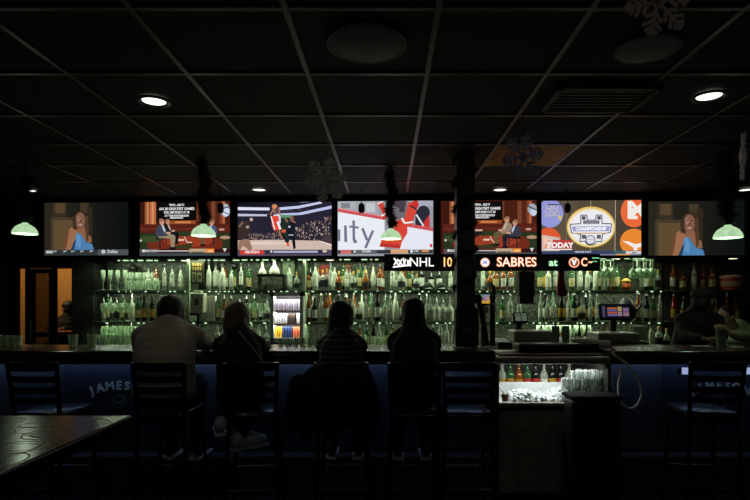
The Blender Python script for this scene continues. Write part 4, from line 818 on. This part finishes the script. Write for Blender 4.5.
# hose loop
pts = [P(612, 352, 3.86), P(617, 357, 3.83), P(624, 362, 3.84), P(634, 372, 3.82), P(640, 385, 3.82), P(641, 397, 3.82), P(635, 407, 3.82), P(627, 408, 3.82), P(620, 400, 3.82), P(618.5, 386, 3.84), P(621, 374, 3.82), P(622, 366, 3.82)]
def smooth(pts, n=5):
    out = []
    for i in range(len(pts)-1):
        p0, p1, p2, p3 = pts[max(i-1, 0)], pts[i], pts[i+1], pts[min(i+2, len(pts)-1)]
        for j in range(n):
            t = j/n; out.append(.5*((2*p1)+(p2-p0)*t+(2*p0-5*p1+4*p2-p3)*t*t+(-p0+3*p1-3*p2+p3)*t**3))
    return out+[pts[-1]]
t = thing('soda_gun', 'grey hose looping below the bar beside the lit station', 'hose', (0, 0, 0)); MB().tube(smooth(pts), .0095, 8).obj('hose', mat('hose_grey', (185, 190, 185), .5, .1), t, True)
MB().tube([P(606, 366, 3.9), P(614, 350, 3.93)], .02).obj('nozzle', blackp, t, True); MB().tube([P(604, 369, 3.88), P(611, 360, 3.9)], .008).obj('brass_tip', mat('brass', (170, 110, 70), .3, .8), t, True)
# things on top of the station
zst = zs+.05
def onst(name, lab, cat, px0, px1, z0, z1, y0, y1, m, b=.01):
    o = MB().bbox(X(px0, y0), X(px1, y0), y0, y1, z0, z1, b).obj(name, m); return tag(o, lab, cat)
onst('rubber_mat', 'black rubber mat on top of the steel station', 'mat', 500, 606, zst, zst+.012, 3.95, 4.2, blackp, .004)
onst('steel_box', 'low steel box left of the glass station top', 'box', 514, 552, Z(342, 4.6), Z(331, 4.6), 4.62, 4.86, steel)
onst('steel_box', 'low steel box beneath the bright order screen', 'box', 598, 640, Z(342, 4.6), Z(333, 4.62), 4.63, 4.9, steel)
onst('equipment_rack', 'black rack supporting the steel boxes behind the station', 'rack', 498, 650, 0, Z(342, 4.6), 4.6, 5.2, blackp)
onst('glass_tray', 'black crate on top of the station', 'crate', 519, 600, zst+.012, Z(344, 4.15), 4.15, 4.4, mat('crate_black', (20, 22, 20), .3), .012)
t = thing('rolled_towel', 'pale rolled towel lying on the black crate', 'towel', P(592, 342, 4.2)); k = 4.2/F
MB().tube([(-20*k, 0, 1.5*k), (-6*k, .02, .5*k), (6*k, .0, -1*k), (17*k, 0, -2.5*k)], .026, 14, [.016, .022, .026, .03]).obj('roll', mat('towel_pale', (205, 210, 190), .8, bump=.3), t, True)
MB().lathe([(.018, -.004), (.018, .004)], 12, (18.5*k, 0, -2.7*k), Matrix.Rotation(math.pi/2, 4, 'Y')).obj('roll_end', mat('towel_core', (80, 90, 76), .8), t)
for x in (556, 566): onst('menu_card', 'small upright menu card behind the crate%s' % (', nearer the towel' if x > 560 else ''), 'menu card', x-4, x+3.4, Z(342, 4.6), Z(326, 4.61), 4.62, 4.63, mat('card_grey', (120, 134, 112), .6), .001)
onst('card_reader', 'pale card reader right of the bright order screen', 'card reader', 634, 648, Z(342, 4.6), Z(326, 4.8), 4.8, 4.9, mat('reader_pale', (130, 150, 120), .5), .01)
# ------------------------------------------------------------------ things on the bar
def onbar(kind, px, y, lab, sc=1., inv=False):
    return put(kind, glassware(kind, wineg), (X(px, y), y, ZT+({'tumbler': .1, 'pint_glass': .148}[kind]*sc if inv else 0)), lab, None, 0, sc, math.pi if inv else 0)
onbar('tumbler', 73, 4.3, 'short clear tumbler on the bar, left of the other one', .95); onbar('tumbler', 92, 4.3, 'short clear tumbler on the bar, nearer the man', 1.0)
for i in range(6): onbar('tumbler', 281+i*7.2, 4.42, 'upside down tumbler lined up on the bar below display case', .62, True)
for i in range(3): onbar('tumbler', 4+i*7, 4.35, 'short glass on the bar at far left', .85)
t = thing('beer_glass', 'pint glass of brown beer held near the raised arm', 'glass', (X(721, 4.25), 4.25, ZT))
MB().lathe([(.03, 0), (.04, .16), (.0375, .16), (.0275, .01), (.004, .008)], 18).obj('glass_body', clearg, t, True); MB().lathe([(.027, .012), (.0365, .14), (.004, .141)], 18).obj('beer', glass('beer', (96, 60, 24), .7), t, True)
m = MB().lathe([(.05, 0), (.05, .005)], 20); o = m.obj('coaster', paper); o.location = (X(737, 4.2), 4.2, ZT+.001); tag(o, 'white coaster beside the beer glass', 'coaster')
for i, (x, w) in enumerate(((698, 9), (708, 6))): o = MB().bbox(-w*.004, w*.004, -.04, .04, 0, .006, .002).obj('napkin', paper); o.location = (X(x, 4.3), 4.3, ZT); tag(o, ('larger' if i == 0 else 'smaller')+' white napkin on the bar by the capped person', 'napkin')
o = MB().bbox(-.03, .03, -.02, .02, 0, .012, .004).obj('phone', mat('phone_pale', (180, 190, 150), .4)); o.location = (X(481, 4.0), 3.97, ZT+.012); tag(o, 'small pale object on bar edge right of the pillar', 'phone')
# ------------------------------------------------------------------ bar stools
sm = mat('stool_metal', (18, 18, 20), .3, .5); seatm = mat('stool_vinyl', (46, 48, 52), .22, 0, .1, 40)
def stool():
    t = thing('bar_stool', 'x', 'bar stool')      # origin on floor under seat centre, backrest toward -Y
    MB().bbox(-.19, .19, -.19, .19, .715, .76, .02, seg=3).obj('seat', seatm, t, True)
    MB().box(-.18, .18, -.18, .18, .695, .716).obj('seat_frame', sm, t)
    for sx in (-1, 1):
        MB().tube([(sx*.215, .215, 0), (sx*.17, .16, .7)], .016).obj('leg', sm, t)
        MB().tube([(sx*.215, -.215, 0), (sx*.175, -.18, .7)], .016).obj('leg', sm, t)
        MB().tube([(sx*.175, -.18, .69), (sx*.185, -.2, .85), (sx*.195, -.235, 1.09)], .0165).obj('back_post', sm, t)
        MB().tube([(sx*.195, -.19, .32), (sx*.195, .19, .32)], .01).obj('stretcher', sm, t)
    for y in (-1, 1): MB().tube([(-.2, y*.195, .26 if y < 0 else .3), (.2, y*.195, .26 if y < 0 else .3)], .012).obj('footrest', sm, t)
    for z, hh in ((1.065, .028), (.985, .02), (.915, .02), (.845, .02)):
        yy = -.235+(1.09-z)*.13; m = MB(); n = 8; vs = []
        for i in range(n+1):
            u = -1+2*i/n; x = u*.19; b = yy-.035*(1-u*u)
            vs += [(x, b-.006, z-hh), (x, b+.006, z-hh), (x, b+.006, z+hh), (x, b-.006, z+hh)]
        fs = [(0, 1, 2, 3), tuple(4*n+q for q in (3, 2, 1, 0))]
        for i in range(n):
            for q in range(4): fs.append((4*i+q, 4*i+4+q, 4*i+4+(q+1) % 4, 4*i+(q+1) % 4))
        m.add(vs, fs).obj('back_slat', sm, t)
    return t
STZ = .955
def place_stool(px, Y, rz, lab):
    o = put('stool', stool, (X(px, Y-.24)-.2*math.sin(rz), Y, 0), lab, 'bar stools along the bar', rz); o.scale = (.8, .95, STZ); return o
YS = 3.52
place_stool(30, YS, -.05, 'empty ladder back bar stool at far left behind the table')
place_stool(157, YS, .0, 'bar stool carrying the man in the pale shirt')
place_stool(250, YS, .12, 'bar stool carrying the woman with the bag strap')
place_stool(341, YS+.02, .0, 'bar stool carrying the woman in stripes, coat over it')
place_stool(415, YS, .0, 'bar stool carrying the long haired person in black')
place_stool(470, YS, 0, 'empty ladder back bar stool just left of lit station')
place_stool(720, YS+.02, -.12, 'empty ladder back bar stool at right before the banner')
# ------------------------------------------------------------------ people
def blob(m, name, mt, voxel, parent, origin, iters=4):
    me = bpy.data.meshes.new('tmp'); me.from_pydata([tuple(Vector(v)-origin) for v in m.v], [], m.f); o = bpy.data.objects.new('tmp', me); C.objects.link(o)
    bm = bmesh.new(); bm.from_mesh(me); bmesh.ops.recalc_face_normals(bm, faces=bm.faces); bm.to_mesh(me); bm.free()
    r = o.modifiers.new('r', 'REMESH'); r.mode = 'VOXEL'; r.voxel_size = voxel
    s = o.modifiers.new('s', 'SMOOTH'); s.iterations = iters; s.factor = .5
    dg = bpy.context.evaluated_depsgraph_get(); n = bpy.data.meshes.new_from_object(o.evaluated_get(dg)); bpy.data.objects.remove(o)
    n.name = name; n.materials.clear(); n.materials.append(mt); n.polygons.foreach_set('use_smooth', [True]*len(n.polygons))
    q = bpy.data.objects.new(name, n); C.objects.link(q); q.parent = parent; return q
def hand(m, w, d, up, curl=.5, s=1.):
    """wrist w, pointing d, back-of-hand normal up"""
    w, d, up = Vector(w), Vector(d).normalized(), Vector(up).normalized(); sd = d.cross(up).normalized()
    for k in (-1.2, -.4, .4, 1.2): m.cap(w+sd*.012*k*s, w+d*.085*s+sd*.021*k*s, .014*s, .0115*s)
    for k, L in ((-1.5, .062), (-.5, .074), (.5, .078), (1.5, .068)):
        a = w+d*.09*s+sd*.02*k*s; c1 = curl; b = a+(d*math.cos(c1)-up*math.sin(c1))*L*.5*s; c = b+(d*math.cos(c1*2.2)-up*math.sin(c1*2.2))*L*.5*s
        m.cap(a, b, .0085*s, .008*s); m.cap(b, c, .008*s, .007*s)
    a = w+d*.02*s+sd*.025*s; b = a+(d*.6+sd*.75-up*.25).normalized()*.045*s; c = b+(d*.9+sd*.15-up*.4).normalized()*.035*s; m.cap(a, b, .0125*s, .01*s); m.cap(b, c, .01*s, .008*s)
def person(lab, hip, neck, head, shw, hipw, depth, arms, legs, skin, top, bottom, hair, hairkind, yaw=0, sleeve=1., extra=None, shoes=None, belly=1., hs=1., sdir=((0, 1), (0, 1))):
    hip, neck, head = Vector(hip), Vector(neck), Vector(head); o = Vector((hip.x, hip.y, hip.z-.1)); t = thing('person', lab, 'person', o)
    def torso(m, g):
        n = 9
        for i in range(n):
            u = i/(n-1); c = hip.lerp(neck, u*.9); bend = math.sin(u*math.pi)*.035; c = c-Vector((0, bend, 0))
            wx = hipw*(1-u)+shw*.86*u if u < .8 else shw*.86*(1-(u-.8)*2.6)
            dp = depth*(1+.18*math.sin(u*math.pi)*belly)*(1 if u < .8 else .85)
            m.ell(c, wx+g, dp+g, .085+g, n=8)
        for s in (-1, 1):
            sh = neck+Vector((s*(shw-.04), -.01, -.095)); m.cap(neck+Vector((s*.03, 0, -.02)), sh, .045+g, .056+g)
        m.ell(hip, hipw+g, depth*1.1+g, .11+g)
    def arm(m, g, upto=1.):
        for s, (el, wr, hd, up) in zip((-1, 1), arms):
            sh = neck+Vector((s*(shw-.04), -.01, -.1)); el = Vector(el); wr = Vector(wr)
            m.cap(sh, sh.lerp(el, min(1, upto*2)), .055+g, .042+g)
            if upto > .5: m.cap(el, el.lerp(wr, min(1, upto*2-1)), .042+g, (.028 if g == 0 else .032)+g)
    def leg(m, g):
        for s, (kn, an) in zip((-1, 1), legs):
            h = hip+Vector((s*hipw*.5, 0, -.01)); kn = Vector(kn); an = Vector(an); m.cap(h, kn, .085+g, .06+g); m.cap(kn, an, .058+g, .042+g)
    hd = MB(); M = Matrix.Rotation(yaw, 4, 'Z'); s_ = hs
    hd.ell(head+Vector((0, 0, .02)), .074*s_, .092*s_, .09*s_, M, 12); hd.ell(head+M@Vector((0, .02, -.035))*s_, .058*s_, .07*s_, .075*s_, M, 12); hd.ell(head+M@Vector((0, .05, -.085))*s_, .03*s_, .03*s_, .025*s_, M)
    hd.cap(neck+Vector((0, 0, -.05)), head+M@Vector((0, -.01, -.03)), .058, .052)
    hd.cap(head+M@Vector((0, .088, .01))*s_, head+M@Vector((0, .112, -.026))*s_, .01, .015); hd.ell(head+M@Vector((0, .092, -.062))*s_, .024, .01, .006); hd.ell(head+M@Vector((0, .09, -.075))*s_, .02, .011, .006)
    for s in (-1, 1): hd.ell(head+M@Vector((s*.078, 0, -.012))*s_, .009, .02, .032, M); hd.ell(head+M@Vector((s*.032, .083, .028))*s_, .022, .012, .007, M)
    torso(hd, 0); arm(hd, 0); leg(hd, 0)
    for (el, wr, d, up) in arms: hand(hd, wr, d, up)
    for kn, an in legs: pass
    for i, (kn, an) in enumerate(legs):
        dv = Vector((sdir[i][0], sdir[i][1], 0)).normalized(); hd.cap(Vector(an), Vector(an)+dv*.13+Vector((0, 0, -.055)), .034, .026)
    blob(hd, 'body', skin, .0075, t, o, 3)
    for s in (-1, 1):
        MB().ell(head-o+M@Vector((s*.032, .084, .012))*s_, .011, .008, .009).obj('eye', mat('eye_white', (200, 200, 195), .3), t, True)
    cl = MB(); torso(cl, .014); cl.ell(hip+Vector((0, -.01, -.04)), hipw+.02, depth*1.1+.02, .12); arm(cl, .012, sleeve); blob(cl, 'shirt', top, .013, t, o, 5)
    pt = MB(); leg(pt, .012); pt.ell(hip, hipw+.012, depth*1.1+.012, .11); blob(pt, 'trousers', bottom, .014, t, o, 4)
    hr = MB()
    hr.ell(head+M@Vector((0, -.012, .035))*s_, .084*s_, .1*s_, .088*s_, M, 12); hr.ell(head+M@Vector((0, -.035, -.01))*s_, .08*s_, .078*s_, .09*s_, M, 12)
    if hairkind == 'bob':
        hr.ell(head+M@Vector((0, -.04, -.045)), .088, .075, .09, M); hr.ell(head+M@Vector((-.055, -.01, -.07)), .035, .06, .07, M); hr.ell(head+M@Vector((.055, -.01, -.07)), .035, .06, .07, M)
    if hairkind == 'long':
        hr.ell(head+M@Vector((0, -.05, -.07)), .088, .06, .12, M); hr.cap(head+M@Vector((-.03, -.06, -.1)), neck+Vector((-.03, -.075, -.14)), .055, .03); hr.cap(head+M@Vector((.03, -.06, -.1)), neck+Vector((.03, -.075, -.15)), .055, .03); hr.cap(head+M@Vector((-.055, -.03, -.08)), neck+Vector((-.06, -.06, -.08)), .035, .025); hr.cap(head+M@Vector((.055, -.03, -.08)), neck+Vector((.06, -.06, -.08)), .035, .025)
    blob(hr, 'hair', hair, .009, t, o, 3)
    for i, (kn, an) in enumerate(legs):
        if shoes is None: continue
        dv = Vector((sdir[i][0], sdir[i][1], 0)).normalized(); sh = MB(); a = Vector(an)-dv*.02+Vector((0, 0, -.045)); sh.ell(a+Vector((0, 0, .02)), .045, .045, .055); sh.cap(a-dv*.02, a+dv*.04+Vector((0, 0, -.005)), .045, .045); sh.cap(a+dv*.04+Vector((0, 0, -.01)), a+dv*.17+Vector((0, 0, -.022)), .044, .034); so = blob(sh, 'shoe', shoes, .008, t, o, 3)
        MB().bbox(-.045, .045, -.07, .205, -.072, -.05, .008, M=Matrix.Translation(a-o)@Matrix.Rotation(math.atan2(-dv.x, dv.y), 4, 'Z')).obj('sole', mat('sole_white', (200, 200, 205), .6), so)
    if extra: extra(t, o, head, neck, M)
    return t
skin = mat('skin_dark', (130, 92, 74), .55); skin2 = mat('skin_light', (176, 134, 108), .5)
hairb = mat('hair_black', (16, 13, 12), .55, 0, .4, 200, bump=.4); hairbr = mat('hair_brown', (98, 82, 60), .5, 0, .4, 220, bump=.5)
shirt_w = mat('shirt_pale', (176, 170, 156), .85, 0, .08, 60, bump=.15); shirt_k = mat('shirt_black', (16, 16, 17), .85, 0, .2, 60, bump=.2)
shirt_s = patmat('shirt_striped', 'stripe', (24, 26, 28), (84, 86, 84), 9, .85, d=.3)
jeans = mat('jeans_dark', (24, 27, 36), .85, bump=.2); shoew = mat('shoe_white', (190, 195, 205), .6); shoek = mat('shoe_black', (18, 18, 18), .6)
def L2(x, y, kn=.02): return [((x-.09, y+.36, .84), (x-.1, y+.34, .42)), ((x+.09, y+.36, .84), (x+.1, y+.34, .42))]
# the man in the pale shirt
hx = X(167, 3.55)
person('broad man in a pale grey shirt leaning on the bar', (hx, 3.52, .87), (X(170, 3.72), 3.70, 1.275), (X(171.5, 3.78), 3.78, 1.335), .225, .19, .135,
       [((X(141, 3.75), 3.74, 1.09), (X(158, 4.0), 3.97, 1.115), (.6, .5, 0), (0, 0, 1)), ((X(208, 3.85), 3.84, 1.115), (X(206, 4.1), 4.06, 1.115), (-.5, .6, 0), (0, 0, 1))], L2(hx, 3.52), skin, shirt_w, jeans, hairb, 'short', 0, .62, None, shoek, 1.5, 1.06)
# woman with strap
def strap(t, o, head, neck, M):
    pts = [(238, 330), (243, 336), (250, 345), (257, 354), (262, 364)]; m = MB(); q = []
    sh = [c for c in t.children if c.name.startswith('shirt')][0]; eye = Vector((0, 0, CH))
    for x, y in pts:
        d = (P(x, y, 3.6)-eye).normalized(); ok, h, nn, _ = sh.ray_cast(eye-o, d); q.append((h if ok else P(x, y, 3.5)-o)-d*.007)
    vs = []; 
    for p_ in q: vs += [p_+Vector((-.011, 0, .008)), p_+Vector((.011, 0, -.008)), p_+Vector((.011, .008, -.008)), p_+Vector((-.011, .008, .008))]
    fs = [(4*i+a, 4*i+4+a, 4*i+4+(a+1) % 4, 4*i+(a+1) % 4) for i in range(len(q)-1) for a in range(4)]
    m.add(vs, fs).obj('bag_strap', mat('strap_grey', (150, 140, 130), .7), t)
hx = X(243, 3.55)
person('woman in black with shoulder length light hair and a diagonal bag strap', (hx, 3.52, .86), (X(240, 3.68), 3.68, 1.21), (X(237.5, 3.74), 3.74, 1.3), .16, .15, .105,
       [((X(222, 3.8), 3.78, 1.1), (X(232, 4.0), 3.99, 1.115), (.7, .5, 0), (0, 0, 1)), ((X(264, 3.8), 3.78, 1.1), (X(250, 4.0), 3.99, 1.115), (-.7, .5, 0), (0, 0, 1))],
       [((X(232, 3.8), 3.86, .83), (X(221, 3.75), 3.74, Z(417, 3.75))), ((X(250, 3.8), 3.86, .83), (X(242, 3.62), 3.62, Z(432, 3.62)))], skin2, shirt_k, jeans, hairbr, 'bob', -.1, .95, strap, shoew, sdir=((-.4, 1), (1, .9)))
# woman in stripes
hx = X(341, 3.55)
person('person with long dark hair in a dark striped top', (hx, 3.54, .86), (X(342, 3.68), 3.69, 1.205), (X(342, 3.74), 3.75, 1.305), .15, .15, .105,
       [((X(325, 3.8), 3.78, 1.1), (X(334, 4.0), 4.0, 1.115), (.7, .5, 0), (0, 0, 1)), ((X(361, 3.8), 3.78, 1.1), (X(356, 4.0), 4.0, 1.115), (-.7, .5, 0), (0, 0, 1))], L2(hx, 3.54), skin2, shirt_s, jeans, hairb, 'long', -.5, .95, None, shoek)
hx = X(414, 3.55)
person('person in black with long straight dark hair near the pillar', (hx, 3.52, .87), (X(414, 3.68), 3.68, 1.24), (X(413, 3.73), 3.73, 1.325), .16, .155, .11,
       [((X(395, 3.8), 3.78, 1.1), (X(404, 4.0), 3.99, 1.115), (.7, .5, 0), (0, 0, 1)), ((X(434, 3.8), 3.78, 1.1), (X(424, 4.0), 3.99, 1.115), (-.7, .5, 0), (0, 0, 1))], L2(hx, 3.52), skin, shirt_k, jeans, hairb, 'long', .1, .95, None, shoek)
# capped person on the far side of the bar, turned right
def cap_(t, o, head, neck, M):
    m = MB(); c = head-o; m.ell(c+M@Vector((0, -.01, .055)), .093, .108, .07, M); m.obj('cap_crown', mat('cap_black', (20, 20, 20), .8), t, True)
    MB().ell(c+M@Vector((0, .12, .05)), .075, .08, .009, M).obj('cap_brim', MATS['cap_black'], t, True)
hx = X(690, 4.85)
person('person in dark clothes and black cap leaning over the right bar', (hx, 4.92, .92), (X(697, 4.8), 4.78, 1.345), (X(703, 4.75), 4.74, 1.425), .19, .16, .12,
       [((X(681, 4.7), 4.62, 1.12), (X(700, 4.45), 4.42, 1.115), (.8, -.3, 0), (0, 0, 1)), ((X(716, 4.8), 4.72, 1.12), (X(716, 4.5), 4.47, 1.12), (-.6, -.5, 0), (0, 0, 1))],
       [((hx-.1, 4.94, .5), (hx-.1, 4.95, .1)), ((hx+.1, 4.96, .5), (hx+.12, 4.98, .1))], skin, shirt_k, jeans, hairb, 'short', -1.2, .95, cap_, shoek)
# person with raised pale arm at right edge
hx = X(752, 5.1)
def L3(x, y): return [((x-.09, y-.02, .5), (x-.1, y+.02, .1)), ((x+.09, y-.02, .5), (x+.1, y+.02, .1))]
person('person at the right edge raising a pale sleeved arm', (hx, 5.15, .92), (X(738, 5.1), 5.12, 1.19), (X(724, 5.05), 5.02, 1.285), .18, .16, .12,
       [((X(757, 4.6), 4.62, 1.11), (X(733, 4.45), 4.46, Z(335, 4.45)), (-.62, -.05, .55), (.5, -.6, .5)), ((X(790, 5.0), 4.9, 1.1), (X(772, 4.7), 4.5, 1.115), (-.7, .1, 0), (0, 0, 1))], L3(hx, 5.15), skin2, mat('sleeve_green', (150, 170, 130), .8, bump=.2), jeans, hairb, 'short', 2.2, .9, None, shoek, hs=.8)
hx = X(67, 7.9)
person('person in shadow sitting in the amber room beyond the doorway', (hx, 7.95, .82), (X(67, 7.9), 7.95, 1.24), (X(66, 7.9), 7.95, 1.33), .17, .16, .12,
       [((hx-.2, 7.8, 1.02), (hx-.1, 7.68, 1.05), (.6, -.4, 0), (0, 0, 1)), ((hx+.2, 7.8, 1.02), (hx+.1, 7.68, 1.05), (-.6, -.4, 0), (0, 0, 1))], [((hx-.1, 7.62, .8), (hx-.1, 7.65, .35)), ((hx+.1, 7.62, .8), (hx+.1, 7.65, .35))], skin2, shirt_k, jeans, hairb, 'short', 1.2, .95, None, shoek)
put('stool', stool, (hx, 8.0, 0), 'bar stool under the person in the amber room', 'bar stools along the bar', math.pi).scale = (.95, .95, .9)
# coat over the stool
m = MB(); cxx = X(336, 3.32)
for i in range(9):
    u = -1+i/4; m.ell((cxx+u*.2+.01, 3.27+.03*math.cos(i*2), .80-.05*math.cos(i*1.7)), .065, .055, .19)
m.ell((cxx, 3.28, .98), .19, .06, .07); m.ell((cxx-.13, 3.28, .87), .1, .07, .14); m.ell((cxx+.14, 3.28, .9), .1, .065, .15)
t = thing('coat', 'bulky black coat draped over the stool of the striped person', 'coat', (cxx, 3.27, .6)); blob(m, 'cloth', mat('coat_black', (13, 13, 14), .9, bump=.5, scale=14), .014, t, Vector((cxx, 3.27, .6)), 4)
m2 = MB(); m2.cap((cxx-.22, 3.26, .92), (cxx-.27, 3.25, .66), .06, .045); blob(m2, 'sleeve', MATS['coat_black'], .012, t, Vector((cxx, 3.27, .6)), 3)
# ------------------------------------------------------------------ foreground high table
TX = X(133, 1.7); TYf = 1.70
t = thing('pub_table', 'glossy dark high table with printed swirls in the left foreground', 'table', (TX-.55, 1.0, 0))
m = MB().bbox(-.75, .55, -1.2, .70, 1.015, 1.05, .006)
tm = mat('table_lacquer', (30, 24, 17), .2, 0, .4, 7, spec=.14); N = tm.node_tree.nodes; Lk = tm.node_tree.links
m.obj('tabletop', tm, t)
m = MB(); rr = random.Random(4)
def ring(cx, cy, rx, ry, w, a0=0, a1=2*math.pi, n=40):
    vs = []; fs = []
    for i in range(n+1):
        a = a0+(a1-a0)*i/n; c, s = math.cos(a), math.sin(a); vs += [(cx+rx*c, cy+ry*s, 1.0504), (cx+(rx-w)*c, cy+(ry-w)*s, 1.0504)]
    for i in range(n): fs.append((2*i, 2*i+2, 2*i+3, 2*i+1))
    m.add(vs, fs)
for a_ in ((.437, .454, .062, .064, .005), (.437, .454, .04, .04, .003), (.45, .32, .066, .06, .005), (.455, .318, .042, .036, .003), (.49, .2, .05, .07, .005), (.34, .56, .05, .035, .004), (.27, .45, .07, .07, .004), (.48, .06, .05, .06, .004), (.2, .62, .06, .04, .004)): ring(*a_)
ring(.36, .36, .16, .1, .004, 1.2, 3.6); ring(.34, .24, .18, .3, .004, .6, 1.9); ring(.3, .3, .2, .16, .004, -.6, 1.2); ring(.44, .6, .09, .04, .004, 0, 3.1)
m.obj('printed_swirls', mat('swirl_print', (190, 174, 134), .4), t)
MB().tube([(0, -.2, .03), (0, -.2, 1.015)], .04, 12).obj('pedestal', black, t); MB().lathe([(.3, 0), (.3, .015), (.05, .04)], 24, (0, -.2, 0)).obj('base', black, t, True)
# ------------------------------------------------------------------ labels: repeats of one description get their place in the row
ORD = ['zeroth', 'first', 'second', 'third', 'fourth', 'fifth', 'sixth', 'seventh', 'eighth', 'ninth', 'tenth', 'eleventh', 'twelfth', 'thirteenth', 'fourteenth', 'fifteenth', 'sixteenth', 'seventeenth', 'eighteenth', 'nineteenth', 'twentieth']
ORD += ['twenty-'+w for w in ORD[1:10]]+['thirtieth']
by = {}
for o in REG: by.setdefault(o['label'], []).append(o)
for lab, os_ in by.items():
    if len(os_) < 2: continue
    os_.sort(key=lambda o: o.location.x/max(.1, o.location.y))
    for i, o in enumerate(os_): o['label'] = '%s, %s from left' % (lab, ORD[i+1] if i < len(ORD)-1 else 'last')
# ------------------------------------------------------------------ camera, world, colour
cam = bpy.data.cameras.new('camera'); cam.sensor_width = 36; cam.lens = F*36/750; cam.shift_x = -(VX-375)/750; cam.shift_y = (HY-250)/750; cam.clip_start = .05
co = bpy.data.objects.new('camera', cam); C.objects.link(co); co.location = (0, 0, CH); co.rotation_euler = (math.pi/2, 0, 0)
sc = bpy.context.scene; sc.camera = co
wd = bpy.data.worlds.new('dark'); sc.world = wd; wd.use_nodes = True; wd.node_tree.nodes['Background'].inputs[0].default_value = (.002, .002, .0025, 1)
vs_ = sc.view_settings; vs_.view_transform = 'Standard'; vs_.look = 'None'; vs_.exposure = 0; vs_.gamma = 1; vs_.use_curve_mapping = False
sc.cycles.transparent_max_bounces = 24; sc.cycles.max_bounces = 6; sc.cycles.use_denoising = True
print('bottles', nb, 'objects', len(bpy.data.objects))
